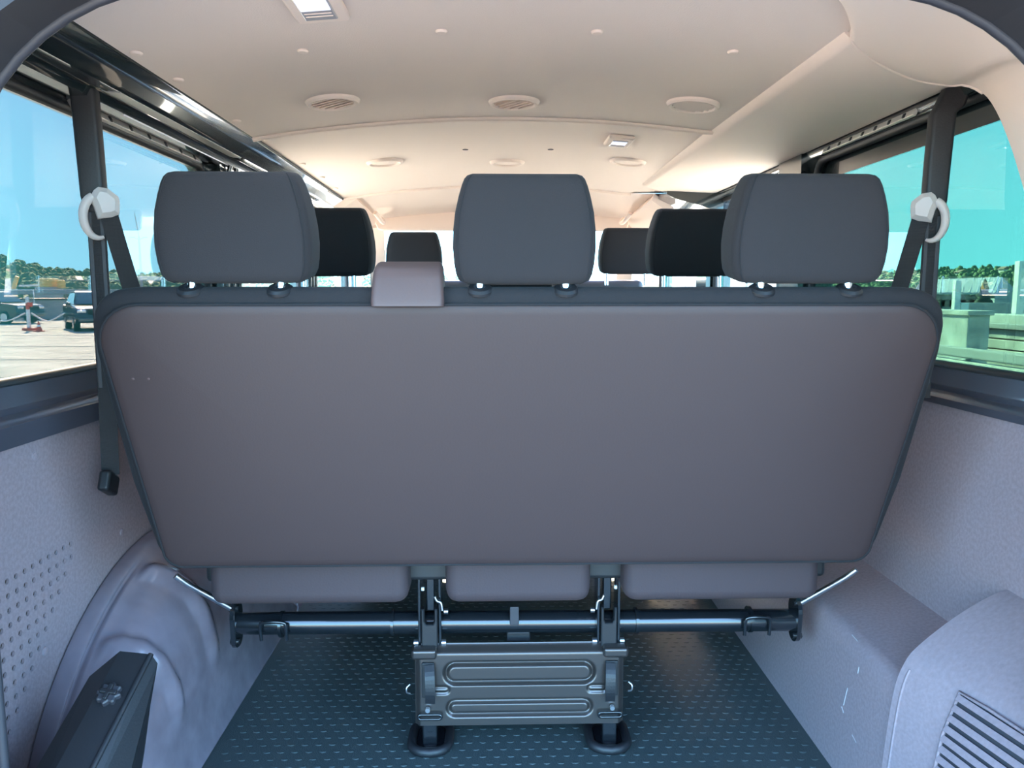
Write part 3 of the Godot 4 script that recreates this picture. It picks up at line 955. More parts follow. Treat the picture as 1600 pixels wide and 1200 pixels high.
	# two clevis brackets
	for bx in [-0.132, 0.238]:
		var sgn = -1.0 if bx < 0 else 1.0
		mb = MB.new()
		var poly := PackedVector2Array([Vector2(-0.0165, 0.0), Vector2(0.0165, 0.0), Vector2(0.0165, 0.085), Vector2(0.0105, 0.085), Vector2(0.0105, 0.058), Vector2(0.007, 0.052), Vector2(-0.007, 0.052), Vector2(-0.0105, 0.058), Vector2(-0.0105, 0.085), Vector2(-0.0165, 0.085)])
		mb.prism(poly, at(V(bx, 0.222, 1.53)), 0.018, 0.002)
		put("clevis_plate", mb, "black_plastic", b)
		mb = MB.new()
		for sx in [-1.0, 1.0]:
			mb.box(at(V(bx + sx * 0.021, 0.305, 1.545)), Vector3(0.006, 0.20, 0.05), 0.002)
		mb.box(at(V(bx, 0.35, 1.56)), Vector3(0.018, 0.12, 0.03), 0.003)
		put("bracket_cheeks", mb, "black_steel", b)
		for sx in [-1.0, 1.0]:
			mb = MB.new()
			mb.tube([V(bx + sx * 0.024, 0.232, 1.522), V(bx + sx * 0.033, 0.232, 1.522)], 0.0065, 6)
			put("pivot_bolt", mb, "zinc", b)
		mb = MB.new()
		mb.tube([V(bx - sgn * 0.030, 0.300, 1.52), V(bx - sgn * 0.038, 0.300, 1.52)], 0.006, 6)
		mb.tube(curve_pts([V(bx - sgn * 0.012, 0.335, 1.51), V(bx - sgn * 0.016, 0.326, 1.51), V(bx - sgn * 0.024, 0.323, 1.51), V(bx - sgn * 0.027, 0.306, 1.51)], 10), 0.003, 6)
		put("latch_spring", mb, "zinc", b, "bare steel latch spring")
		mb = MB.new()
		mb.box(at(V(bx + sgn * 0.0125, 0.3505, 1.515)), Vector3(0.006, 0.007, 0.006), 0.001)
		put("peg", mb, "white_paint", b)
	mb = MB.new()
	mb.box(at(V(0.043, 0.283, 1.534)), Vector3(0.019, 0.04, 0.006), 0.002)
	put("cable_clip", mb, "dark_plastic", b)
	mb = MB.new()
	mb.box(at(V(0.052, 0.235, 1.56)), Vector3(0.05, 0.035, 0.02), 0.003)
	mb.box(at(V(0.052, 0.240, 1.547)), Vector3(0.045, 0.004, 0.008), 0.001)
	put("catch_block", mb, "black_plastic", b)
	fold_plate(b)
func stadium(cx, cy, hw, hh, n = 8):
	var out := []
	for i in n + 1:
		var a = -PI / 2 + PI * i / n
		out.append(Vector2(cx + hw - hh + hh * cos(a), cy + hh * sin(a)))
	for i in n + 1:
		var a = PI / 2 + PI * i / n
		out.append(Vector2(cx - hw + hh + hh * cos(a), cy + hh * sin(a)))
	return out
func fold_plate(b):
	# pressed steel plate between the feet: height field with two stadium-shaped beads
	var mb := MB.new()
	var x0 = -0.163; var x1 = 0.269; var yb = 0.062; var yt = 0.230
	var sd = func(p, cx, cy, hw, hh):
		var q = Vector2(maxf(absf(p.x - cx) - (hw - hh), 0.0), p.y - cy)
		return q.length() - hh
	var rows := []
	var NX = 150; var NY = 64
	for j in NY + 1:
		var y = lerpf(yb, yt, float(j) / NY)
		var row := PackedVector3Array()
		for i in NX + 1:
			var x = lerpf(x0, x1, float(i) / NX)
			var p = Vector2(x, y)
			var z = 0.0
			var d1 = sd.call(p, 0.053, 0.172, 0.152, 0.020); z -= 0.010 * (1.0 - smoothstep(0.0, 0.0065, absf(d1)))
			var d2 = sd.call(p, 0.053, 0.098, 0.147, 0.014); z -= 0.008 * (1.0 - smoothstep(0.0, 0.006, absf(d2)))
			for cx in [-0.112, 0.214]:
				var d3 = sd.call(p, cx, 0.137, 0.018, 0.006); z -= 0.004 * (1.0 - smoothstep(0.0, 0.004, absf(d3)))
			var lean = (y - yb) * 0.10
			z -= 0.016 * smoothstep(0.212, 0.230, y)            # rolled top edge
			z -= 0.010 * smoothstep(0.012, 0.0, minf(x - x0, x1 - x))
			row.append(V(x, y, 1.500 + lean * 0.4 - z))
		rows.append(row)
	mb.grid(rows)
	var plate = put("fold_plate", mb, "plate_steel", b, "pressed black steel folding plate with two long beads")
	for s in [[-0.142, 1.0], [0.250, -1.0]]:
		mb = MB.new()
		mb.box(at(V(s[0], 0.2195, 1.504)), Vector3(0.052, 0.022, 0.03), 0.007)
		put("corner_tab", mb, "plate_steel", plate)
		mb = MB.new()
		mb.strap(curve_pts([V(s[0] + 0.010 * s[1], 0.195, 1.497), V(s[0] + 0.012 * s[1], 0.175, 1.482), V(s[0] + 0.013 * s[1], 0.145, 1.478), V(s[0] + 0.012 * s[1], 0.12, 1.484)], 12), 0.020, 0.003, Vector3.RIGHT)
		put("webbing_strap", mb, "black_plastic", plate, "black webbing loop")
		mb = MB.new()
		mb.box(at(V(s[0] + 0.007 * s[1], 0.160, 1.506)), Vector3(0.026, 0.075, 0.012), 0.002)
		put("strap_slot", mb, "rubber", plate)
		mb = MB.new()
		mb.tube([V(s[0] + 0.006 * s[1], 0.100, 1.498), V(s[0] + 0.006 * s[1], 0.100, 1.490)], 0.005, 8)
		put("rivet", mb, "zinc", plate)
		mb = MB.new()
		var r2 := []
		for q in stadium(s[0] + 0.010 * s[1], 0.085, 0.024, 0.005): r2.append(V(q.x, q.y, 1.493))
		mb.tube(r2, 0.0028, 6, true)
		put("bottom_loop", mb, "black_steel", plate)
		# foot standing on the mat: sunk tray with a rim and a post
		var fx = s[0] + 0.008 * s[1]
		mb = MB.new()
		var rim := []
		for q in stadium(0, 0, 0.060, 0.034): rim.append(V(fx + q.y * 1.15, 0.010, 1.545 + q.x * 0.95))
		mb.tube(rim, 0.010, 8, true)
		put("foot_rim", mb, "black_plastic", b)
		mb = MB.new()
		mb.box(at(V(fx, 0.045, 1.53)), Vector3(0.030, 0.075, 0.04), 0.004)
		mb.box(at(V(fx, 0.006, 1.55)), Vector3(0.06, 0.008, 0.10), 0.003)
		put("foot", mb, "black_steel", b)
		mb = MB.new()
		var sx = x0 - 0.010 if s[1] > 0 else x1 + 0.010
		mb.tube(curve_pts([V(sx, 0.150, 1.505), V(sx - 0.006 * s[1], 0.146, 1.50), V(sx - 0.006 * s[1], 0.135, 1.50), V(sx, 0.130, 1.505)], 8), 0.002, 6)
		put("spring_end", mb, "zinc", b)

func front_rows():
	var b = thing("bench_seat", "dark middle row bench with two black head restraints showing behind the rear bench", "seat", V(XC, 0, 2.4))
	var mb := MB.new()
	var xf = Transform3D(Basis(Vector3.RIGHT, 0.2), V(XC, 0.30, 2.38))
	var rows := []
	for r in [[0.0, 0.70, 0.05], [0.06, 0.735, 0.06], [0.4, 0.745, 0.06], [0.58, 0.74, 0.055], [0.625, 0.72, 0.045], [0.64, 0.68, 0.02]]: rows.append([r[0], r[1], r[2], 0.0])
	soft(mb, xf, rows, 0.2, 48)
	put("backrest", mb, "fabric_edge", b)
	mb = MB.new()
	mb.box(at(V(XC, 0.38, 2.66)), Vector3(1.24, 0.13, 0.48), 0.04)
	put("seat_cushion", mb, "fabric_edge", b)
	mb = MB.new()
	mb.tube([V(-0.5, 0.2, 2.6), V(0.6, 0.2, 2.6)], 0.024, 12)
	for x in [-0.4, 0.5]: mb.box(at(V(x, 0.16, 2.6)), Vector3(0.05, 0.32, 0.30), 0.01)
	put("seat_frame", mb, "black_steel", b)
	head_restraint(b, V(-0.455, 1.0, 2.2), 0.25, 0.185, "", [-0.525, -0.385], "fabric_edge")
	head_restraint(b, V(0.052, 0.93, 2.2), 0.235, 0.16, "", [-0.018, 0.122], "fabric_edge")
	head_restraint(b, V(0.562, 1.0, 2.2), 0.255, 0.185, "", [0.482, 0.640], "fabric_edge")
	for s in [[-0.330, 1.020, 0.235, 0.185, "driver"], [0.570, 1.033, 0.245, 0.19, "passenger"]]:
		var f = thing("cab_seat", "black %s seat in the cab, only its head restraint showing against the bright windscreen" % s[4], "seat", V(s[0], 0, 3.6), "cab seats")
		mb = MB.new()
		rows = []
		for r in [[0.0, 0.22, 0.07], [0.1, 0.245, 0.075], [0.4, 0.25, 0.075], [0.60, 0.20, 0.06], [0.66, 0.15, 0.035]]: rows.append([r[0], r[1], r[2], 0.0])
		soft(mb, Transform3D(Basis(Vector3.RIGHT, 0.2), V(s[0], 0.27, 3.46)), rows, 0.4, 32)
		put("backrest", mb, "fabric_edge", f)
		mb = MB.new()
		mb.box(at(V(s[0], 0.30, 3.68)), Vector3(0.5, 0.14, 0.5), 0.05)
		put("seat_cushion", mb, "fabric_edge", f)
		mb = MB.new()
		mb.box(at(V(s[0], 0.12, 3.68)), Vector3(0.42, 0.24, 0.4), 0.02)
		put("seat_base", mb, "black_plastic", f)
		head_restraint(f, V(s[0], s[1], 3.3), s[2], s[3], "", [s[0] - 0.09, s[0] + 0.07], "fabric_edge")

func seat_belts():
	for s in [-1.0, 1.0]:
		var x = -0.748 if s < 0 else 0.872
		var d = 1.50 if s < 0 else 1.535
		var t = thing("seat_belt", ["black seat belt hanging by the parking lot window, pale guide loop", "black seat belt hanging by the teal window, pale guide loop"][0 if s < 0 else 1], "seat belt", V(x, 0.6, d), "seat belts beside the rear bench")
		var back = Vector3(1, 0, s * 0.35).normalized()          # the strap's width runs mostly across the van
		var mb := MB.new()                                     # upper channel the belt runs through
		var rows := []
		var y_up = 1.372 if s < 0 else 1.347
		var bx = x + s * 0.004
		for q in [[y_up, 0.038, 0.012, -0.030], [y_up - 0.035, 0.040, 0.013, -0.016], [y_up - 0.05, 0.035, 0.012, -0.004], [1.2, 0.034, 0.012, 0.0], [1.13, 0.033, 0.012, 0.002], [1.105, 0.028, 0.010, 0.004], [1.095, 0.015, 0.004, 0.004]]:
			var row := PackedVector3Array()
			for k in 20:
				var a = TAU * k / 20
				var c = signf(cos(a)) * pow(absf(cos(a)), 0.4); var e = signf(sin(a)) * pow(absf(sin(a)), 0.4)
				row.append(Vector3(bx - s * q[3], q[0], -d) + back * c * q[1] * 0.62 + Vector3(0, 0, e * q[2]))
			rows.append(row)
		mb.grid(rows, true); mb.fan(rows[0], Vector3.UP); mb.fan(rows[6], Vector3.DOWN)
		put("upper_channel", mb, "black_plastic", t)
		mb = MB.new()
		mb.strap([Vector3(x - s * 0.004, 1.10, -d + 0.01), Vector3(x - s * 0.004, 0.9, -d + 0.01), Vector3(x - s * 0.005, 0.76, -d + 0.012), Vector3(x - s * 0.006, 0.74, -d + 0.014)] + ([Vector3(x + 0.006, 0.60, -d + 0.02)] if s < 0 else []), 0.031, 0.004, back)
		put("webbing", mb, "belt_web", t)
		mb = MB.new()
		for k in [-0.25, 0.25]:
			mb.strap([Vector3(x - s * 0.004, 1.10, -d + 0.0125) + back * k * 0.04, Vector3(x - s * 0.006, 0.77, -d + 0.0145) + back * k * 0.04], 0.006, 0.0015, back)
		put("webbing_stripe", mb, "dark_plastic", t)
		# diagonal run from the guide to the seat
		mb = MB.new()
		var g0 = Vector3(x - s * 0.028, 1.10, -d + 0.012)
		mb.strap(curve_pts([g0, g0 + Vector3(-s * 0.022, -0.10, -0.005), g0 + Vector3(-s * 0.052, -0.24, -0.02), g0 + Vector3(-s * 0.08, -0.36, -0.04)], 12), 0.031, 0.003, Vector3(1, 0, s * 0.35))
		put("webbing", mb, "belt_web", t)
		# guide loop: faceted cover and ring
		mb = MB.new()
		var gb = Basis(Vector3.UP, -s * 0.55)
		var poly := PackedVector2Array([Vector2(-0.006, 0.042), Vector2(0.010, 0.040), Vector2(0.027, 0.026), Vector2(0.029, 0.016), Vector2(0.027, -0.006), Vector2(0.014, -0.012), Vector2(-0.009, -0.016), Vector2(-0.014, 0.006), Vector2(-0.020, 0.022), Vector2(-0.013, 0.036)])
		if s > 0:
			for i in poly.size(): poly[i].x *= -1.0
		mb.prism(poly, Transform3D(gb, Vector3(x - s * 0.016, 1.103, -d + 0.010)), 0.026, 0.009)
		put("guide_cover", mb, "guide_beige", t, "pale faceted guide cover")
		mb = MB.new()
		var loop := []; var rr := []
		for i in 21:
			var a = lerpf(deg_to_rad(105), deg_to_rad(290), i / 20.0)
			loop.append(Transform3D(gb, Vector3(x - s * 0.010, 1.090, -d + 0.018)) * Vector3(-s * cos(a) * 0.024, sin(a) * 0.038, 0.010))
			rr.append(0.0085 - 0.0055 * pow(i / 20.0, 3))
		mb.tube(loop, rr, 10)
		put("guide_ring", mb, "guide_beige", t, "pale curved guide ring")
		if s < 0:
			mb = MB.new()
			var e = Vector3(x + 0.004, 0.585, -d + 0.025)
			mb.box(Transform3D(Basis(Vector3(0, 0, 1), 0.0) * Basis(Vector3.RIGHT, -0.42) * Basis(Vector3.UP, 0.2), e), Vector3(0.022, 0.040, 0.072), 0.007)
			put("anchor_cover", mb, "black_plastic", t)

# ---------------------------------------------------------------- ceiling fittings
func ceiling_fittings():
	var c = get_node("ceiling")
	for p in [[-0.600, 1.369], [-0.596, 1.534], [-0.600, 1.881], [-0.598, 2.502], [-0.595, 2.766], [-0.600, 3.022], [-0.342, 1.461], [-0.088, 1.402], [0.183, 1.399], [0.438, 1.449]]:
		var mb := MB.new()
		mb.lathe([Vector2(0.0105, 0.0), Vector2(0.0105, 0.002), Vector2(0.0085, 0.0042), Vector2(0.0, 0.0046)], at(V(p[0], ceil_y(p[0], p[1]), p[1]), Basis(Vector3.RIGHT, PI)), 16)
		put("fastener_cap", mb, "trim_beige", c)
	for p in [[-0.342, 2.61], [-0.086, 2.52], [0.185, 2.513], [0.437, 2.59]]:
		var mb := MB.new()
		mb.lathe([Vector2(0.0095, 0.0), Vector2(0.009, 0.0018), Vector2(0.0, 0.002)], at(V(p[0], ceil_y(p[0], p[1]), p[1]), Basis(Vector3.RIGHT, PI)), 14)
		put("fastener_cap", mb, "grey_plastic", c, "darker fastener cap")
	var k = 0
	for p in [[-0.363, 1.824, 0.5, 0.55], [0.052, 1.905, 0.9, 0.9], [0.464, 1.828, 2.9, 0.2], [-0.357, 2.636, 0.2, 0.1], [0.051, 2.75, 0.1, 0.05], [0.449, 2.616, -0.2, 0.1]]:
		var y = ceil_y(p[0], p[1])
		var slope = 2.0 * 0.055 * (p[0] - XC) / (0.67 * 0.67)
		var xf = at(V(p[0], y, p[1]), Basis(Vector3(0, 0, 1), -slope) * Basis(Vector3.RIGHT, PI))
		var t = thing("air_vent", ["round slatted ceiling vent, open slats, nearest the bare metal rail", "round slatted ceiling vent in the middle just before the cross joint", "round slatted ceiling vent beside the overhead air duct", "closed round ceiling vent ahead of the cross joint, on the bare rail side", "closed round ceiling vent in the middle, ahead of the cross joint", "closed round ceiling vent ahead of the cross joint, on the duct side"][k], "air vent", V(p[0], y, p[1]), "round ceiling vents")
		var mb := MB.new()
		mb.lathe([Vector2(0.062, 0.0), Vector2(0.060, 0.005), Vector2(0.056, 0.009), Vector2(0.051, 0.009), Vector2(0.048, 0.006), Vector2(0.047, -0.004)], xf, 36)
		put("bezel", mb, "trim_beige", t)
		mb = MB.new()
		mb.lathe([Vector2(0.048, 0.0008), Vector2(0.0, 0.0008)], xf, 30)
		put("backing", mb, "trim_beige", t)
		if k < 3:
			for i in 6:
				var o = lerpf(-0.038, 0.038, i / 5.0)
				var half = sqrt(0.046 * 0.046 - o * o)
				if k == 1 and i == 0: continue
				mb = MB.new()
				var sb = xf.basis * Basis(Vector3.UP, p[2])
				mb.box(Transform3D(sb * Basis(Vector3.RIGHT, p[3]), xf * (Basis(Vector3.UP, p[2]) * Vector3(0, 0.0055, o))), Vector3(half * 2.0, 0.0018, 0.0095), 0.0006)
				put("slat", mb, "trim_beige", t)
		else:
			mb = MB.new()
			mb.lathe([Vector2(0.047, 0.002), Vector2(0.044, 0.0055), Vector2(0.0, 0.006)], at(xf.origin, xf.basis * Basis(Vector3.RIGHT, 0.05)), 30)
			put("disc", mb, "trim_beige", t)
		k += 1
	dome_lamp(V(-0.270, 0, 1.232), 0.085, 0.15, "rectangular dome lamp lit on the rear headliner", 0.0)
	dome_lamp(V(0.370, 0, 2.31), 0.075, 0.125, "small rectangular dome lamp lit ahead of the cross joint", 0.0)
func dome_lamp(p, w, l, label, turn):
	var d = -p.z
	var y = ceil_y(p.x, d)
	var slope = 2.0 * 0.055 * (p.x - XC) / (0.67 * 0.67)
	var bs = Basis(Vector3(0, 0, 1), -slope)
	var o = Vector3(p.x, y - 0.004, p.z)
	var t = thing("dome_lamp", label, "lamp", o, "ceiling lamps")
	var mb := MB.new()
	mb.box(at(o, bs), Vector3(w, 0.014, l), 0.006)
	put("lamp_frame", mb, "trim_beige", t)
	mb = MB.new()
	mb.box(at(o + bs * Vector3(0, -0.0065, -0.004), bs), Vector3(w * 0.60, 0.005, l * 0.66), 0.0015)
	put("clear_cover", mb, "lamp_clear", t)
	mb = MB.new()
	mb.box(at(o + bs * Vector3(0, -0.0085, l * 0.10), bs), Vector3(w * 0.54, 0.004, l * 0.34), 0.001)
	put("lamp_lens", mb, "lamp_lens", t, "lit white lens")
	mb = MB.new()
	for q in [0.02, 0.06]: mb.box(at(o + bs * Vector3(0, -0.009, -l * 0.12 - q * l * 2.0), bs), Vector3(w * 0.5, 0.002, 0.002), 0.0005)
	put("cover_rib", mb, "trim_beige", t)
	var a := AreaLight3D.new(); a.name = "lamp_light"
	a.area_size = Vector2(w * 0.5, l * 0.3); a.light_energy = 0.006; a.light_color = Color(0.85, 0.9, 1.0); a.shadow_enabled = true; a.set("area_range", 6.0); a.set("area_attenuation", 2.0)
	t.add_child(a)
	a.position = bs * Vector3(0, -0.014, l * 0.10); a.rotation.x = -PI / 2

# ---------------------------------------------------------------- load bay
func cargo_bay():
	wheel_arch()
	jack_mount()
	# heater box along the right floor edge
	var mb := MB.new()
	var rows := []
	for d in [1.242, 1.6, 2.0, 2.5, 2.95]:
		var row := PackedVector3Array()
		for p in [Vector2(0.680, 0.0), Vector2(0.683, 0.03), Vector2(0.696, 0.24), Vector2(0.700, 0.268), Vector2(0.708, 0.281), Vector2(0.722, 0.287), Vector2(0.78, 0.299), Vector2(0.90, 0.322)]: row.append(V(p.x, p.y, d))
		rows.append(row)
	mb.grid(rows)
	var box = thing("floor_duct", "grey box moulding along the floor under the teal window", "floor duct", V(0.8, 0, 2.0))
	put("duct_cover", mb, "panel_grey", box)
	for q in [[1330, 992, 1337, 1002], [1341, 1042, 1338, 1052], [1326, 1075, 1320, 1102], [1319, 1104, 1321, 1114], [1337, 1148, 1342, 1160]]:
		mb = MB.new()
		var face = [PX(q[0], q[1], 0.694), PX(q[2], q[3], 0.692)]
		for k in 2: face[k].x = 0.6805 + 0.0655 * clampf(face[k].y, 0.0, 0.24) - 0.0006
		mb.tube(face, 0.0009, 5)
		put("scuff_mark", mb, "scuff", box)
	ac_cover()

func wheel_arch():
	var t = thing("wheel_arch", "glossy grey moulded wheel arch cover beside the perforated lining", "wheel arch", V(-0.69, 0, 1.7))
	var mb := MB.new()
	var rows := []
	var ND = 120; var NS = 64
	# lateral profile: s -> (x, fraction of height)
	var prof = [Vector2(-0.7815, 1.0), Vector2(-0.774, 1.004), Vector2(-0.755, 0.998), Vector2(-0.742, 0.975), Vector2(-0.722, 0.945), Vector2(-0.695, 0.915), Vector2(-0.665, 0.855), Vector2(-0.640, 0.755), Vector2(-0.622, 0.62), Vector2(-0.612, 0.45), Vector2(-0.604, 0.22), Vector2(-0.597, 0.06), Vector2(-0.588, 0.0)]
	for i in ND + 1:
		var d = lerpf(0.96, 2.45, float(i) / ND)
		var u = (d - 1.72) / 0.545
		var yt = maxf(0.012, -0.03 + 0.442 * sqrt(maxf(0.0, 1.0 - u * u)))
		var row := PackedVector3Array()
		for j in NS + 1:
			var f = float(j) / NS * (prof.size() - 1)
			var k = mini(int(f), prof.size() - 2)
			var p = (prof[k] as Vector2).cubic_interpolate(prof[k + 1], prof[maxi(k - 1, 0)], prof[mini(k + 2, prof.size() - 1)], f - k)
			var s = float(j) / NS
			var x = p.x; var y = p.y * yt
			# pressed features: raised bands across the hump and a long valley near the wall
			var band = 0.0
			for bd in [[1.585, 0.026], [1.395, 0.022]]:
				band += smoothstep(bd[1], bd[1] * 0.45, absf(d - bd[0] + (s - 0.5) * -0.12)) * smoothstep(0.28, 0.34, s) * smoothstep(0.80, 0.74, s)
			var valley = smoothstep(0.035, 0.0, absf(s - 0.235)) * smoothstep(1.62, 1.5, d)
			var h = 0.016 * band - 0.010 * valley
			x += h * 0.6; y += h * 0.9 * clampf(yt / 0.1, 0, 1)
			row.append(V(x, maxf(y, 0.002), d))
		rows.append(row)
	mb.grid(rows)
	put("arch_cover", mb, "arch_grey", t)

func jack_mount():
	var t = thing("jack_cover", "black angular plastic cover with a scalloped dial standing against the wheel arch", "plastic cover", V(-0.6, 0.2, 1.15))
	# far end section (d 1.22) and near end section (d 0.98)
	var far = [V(-0.612, 0.368, 1.215), V(-0.562, 0.362, 1.215), V(-0.552, 0.346, 1.215), V(-0.560, 0.285, 1.20), V(-0.575, 0.20, 1.20), V(-0.66, 0.20, 1.22), V(-0.664, 0.325, 1.215)]
	var near = [V(-0.640, 0.235, 1.00), V(-0.590, 0.230, 1.00), V(-0.575, 0.215, 1.00), V(-0.545, 0.14, 1.00), V(-0.54, 0.02, 1.00), V(-0.72, 0.02, 1.00), V(-0.69, 0.20, 1.00)]
	var mb := MB.new()
	var n = far.size()
	for i in n:
		var j = (i + 1) % n
		mb.quad(far[i], far[j], near[j], near[i])
	for i in range(1, n - 1):
		mb.flat(far[0], far[i + 1], far[i]); mb.flat(near[0], near[i], near[i + 1])
	put("cover_shell", mb, "black_plastic", t)
	mb = MB.new()
	mb.tube([far[1], near[1]], 0.0045, 8)
	put("ridge", mb, "black_plastic", t)
	# dial on the sloping top
	var a = far[0].lerp(near[0], 0.30); var b = far[1].lerp(near[1], 0.30)
	var nrm = (near[0] - far[0]).cross(far[1] - far[0]).normalized()
	if nrm.y < 0: nrm = -nrm
	var c = a.lerp(b, 0.42) + nrm * 0.001
	var tx = (near[0] - far[0]).normalized()
	var bs = Basis(tx, nrm, tx.cross(nrm))
	mb = MB.new()
	var poly := PackedVector2Array()
	for i in 48:
		var an = TAU * i / 48
		var r = 0.0165 + 0.0022 * cos(an * 8.0)
		poly.append(Vector2(cos(an) * r, sin(an) * r))
	mb.prism(poly, Transform3D(Basis(bs.x, -bs.z, bs.y), c), 0.010, 0.002)
	put("dial", mb, "dark_plastic", t)
	mb = MB.new()
	mb.box(Transform3D(bs, c + bs.y * 0.012), Vector3(0.026, 0.006, 0.007), 0.002)
	mb.box(Transform3D(bs, c + bs.y * 0.012), Vector3(0.007, 0.006, 0.026), 0.002)
	put("dial_grip", mb, "black_plastic", t)

func ac_section(d):
	var k = clampf((1.245 - d) / 0.25, 0.0, 1.0)
	var sh = 0.075 * k - 0.01 * k * k
	return [Vector2(0.672 + sh * 0.4, 0.0), Vector2(0.680 + sh * 0.7, 0.13), Vector2(0.692 + sh * 0.95, 0.26), Vector2(0.709 + sh, 0.318), Vector2(0.736 + sh, 0.352), Vector2(0.797 + sh * 0.9, 0.402), Vector2(0.860 + sh * 0.5, 0.440), Vector2(0.900 + sh * 0.2, 0.452 + 0.02 * k), Vector2(0.925, 0.455 + 0.03 * k)]
func ac_cover():
	var t = thing("heater_cover", "grey bulging heater cover with louvred grille in the corner of the load bay", "heater cover", V(0.82, 0, 1.1))
	var mb := MB.new()
	var rows := []
	for i in 22:
		var d = lerpf(1.245, 0.93, i / 21.0)
		var raw = ac_section(d)
		var pts := []
		for p in raw: pts.append(V(p.x, p.y, d))
		var c = curve_pts(pts, 40)
		var row := PackedVector3Array()
		for p in c: row.append(p)
		rows.append(row)
	mb.grid(rows)
	var face := PackedVector3Array(rows[0])                   # forward-facing end above the floor duct
	face.append(V(0.925, 0.0, 1.245))
	mb.fan(face, Vector3(0, 0, -1))
	put("cover_shell", mb, "panel_grey", t)
	mb = MB.new()
	mb.tube(Array(rows[1]).slice(0, 22), 0.0024, 6)
	put("seam_bead", mb, "panel_grey", t)
	# louvred grille on the inner face
	var edge = func(y, d):
		var s = ac_section(d)
		for i in s.size() - 1:
			if y <= s[i + 1].y: return V(lerpf(s[i].x, s[i + 1].x, (y - s[i].y) / (s[i + 1].y - s[i].y)), y, d)
		return V(0.9, y, d)
	var ya = 0.07; var yb = 0.322
	var d0 = 1.135; var d1 = 0.965
	mb = MB.new()
	var frame := []
	for q in [[d0, yb], [d0 - 0.05, yb], [d1, yb], [d1, 0.2], [d1, ya], [d0, ya], [d0, 0.15], [d0, 0.25]]: frame.append(edge.call(q[1], q[0]) + Vector3(-0.005, 0, 0))
	mb.tube(frame, 0.0032, 6, true)
	put("grille_frame", mb, "panel_grey", t)
	mb = MB.new()
	for i in 6:
		var y0 = lerpf(ya, yb, i / 6.0); var y1 = lerpf(ya, yb, (i + 1) / 6.0)
		mb.quad(edge.call(y0, d0) + Vector3(-0.004, 0, 0), edge.call(y1, d0) + Vector3(-0.004, 0, 0), edge.call(y1, d1) + Vector3(-0.004, 0, 0), edge.call(y0, d1) + Vector3(-0.004, 0, 0))
	put("grille_backing", mb, "dark_plastic", t)
	var n = 15
	for i in n:
		var y = lerpf(ya + 0.008, yb - 0.006, i / (n - 1.0))
		var a = edge.call(y, d0 - 0.004) + Vector3(-0.009, 0, 0); var b = edge.call(y, d1 + 0.004) + Vector3(-0.009, 0, 0)
		mb = MB.new()
		mb.strap([a, b], 0.0105, 0.0022, Vector3(0.75, 0.75, 0))
		put("louvre", mb, "panel_grey", t)
	mb = MB.new()
	mb.tube([edge.call(ya, 1.045) + Vector3(-0.004, 0, 0), edge.call(0.2, 1.045) + Vector3(-0.004, 0, 0), edge.call(yb, 1.045) + Vector3(-0.004, 0, 0)], 0.003, 6)
	put("grille_rib", mb, "panel_grey", t)
	# lid piece of the compartment above
	mb = MB.new()
	mb.box(at(V(0.850, 0.515, 1.06), Basis(Vector3(0, 0, 1), 0.1)), Vector3(0.09, 0.085, 0.08), 0.02)
	single("compartment_lid", mb, "panel_grey", "light grey lid edge beside the heater cover at the corner pillar", "lid")

# ---------------------------------------------------------------- outdoors
const GY := -0.62
func tree_ball(seed_):
	var rng := RandomNumberGenerator.new(); rng.seed = seed_
	var mb := MB.new()
	var rows := []
	for i in 7:
		var la = PI * (i / 6.0 - 0.5)
		var row := PackedVector3Array()
		for k in 9:
			var lo = TAU * k / 9
			var r = rng.randf_range(0.78, 1.2)
			row.append(Vector3(cos(la) * cos(lo), sin(la) * 1.1, cos(la) * sin(lo)) * r)
		rows.append(row)
	mb.grid(rows, true)
	return mb.mesh()
func hill(called, label, pts, depth, seed_, tree_n, tree_r):
	# pts: [x, height] of the ridge at distance -z given by third value
	var f := FastNoiseLite.new(); f.seed = seed_; f.frequency = 0.02
	var mb := MB.new()
	var rows := []
	var ridge := []
	for p in pts: ridge.append(V(p[0], p[1], p[2]))
	var rid = curve_pts(ridge, 60)
	for j in 10:
		var s = j / 9.0
		var row := PackedVector3Array()
		for i in 60:
			var p: Vector3 = rid[i]
			var out_dir = Vector3(p.x, 0, p.z).normalized()
			var q = p - out_dir * depth * (1.0 - s)
			q.y = lerpf(GY - 0.2, p.y, pow(s, 1.3)) + f.get_noise_2d(q.x, q.z) * 2.0 * s
			row.append(q)
		rows.append(row)
	mb.grid(rows)
	var h = structure(called, mb, "hill_soil", label, "hill")
	var rng := RandomNumberGenerator.new(); rng.seed = seed_ + 5
	var mm := MultiMesh.new(); mm.transform_format = MultiMesh.TRANSFORM_3D; mm.mesh = tree_ball(seed_)
	mm.instance_count = tree_n
	for i in tree_n:
		var a = rng.randf() * 58.99; var b = pow(rng.randf(), 0.7) * 8.99
		var q = rows[int(b)][int(a)].lerp(rows[int(b) + 1][int(a) + 1], rng.randf())
		var r = tree_r * rng.randf_range(0.6, 1.5)
		mm.set_instance_transform(i, Transform3D(Basis(Vector3.UP, rng.randf() * TAU).scaled(Vector3(r, r * rng.randf_range(0.9, 1.5), r)), q + Vector3(0, r * 0.5, 0)))
	var o := MultiMeshInstance3D.new(); o.name = numbered("hillside_trees"); o.multimesh = mm; o.material_override = mats.foliage
	meta(o, "trees covering the " + label, "trees", "", "stuff")
	add_child(o)
	return [rows, rng]

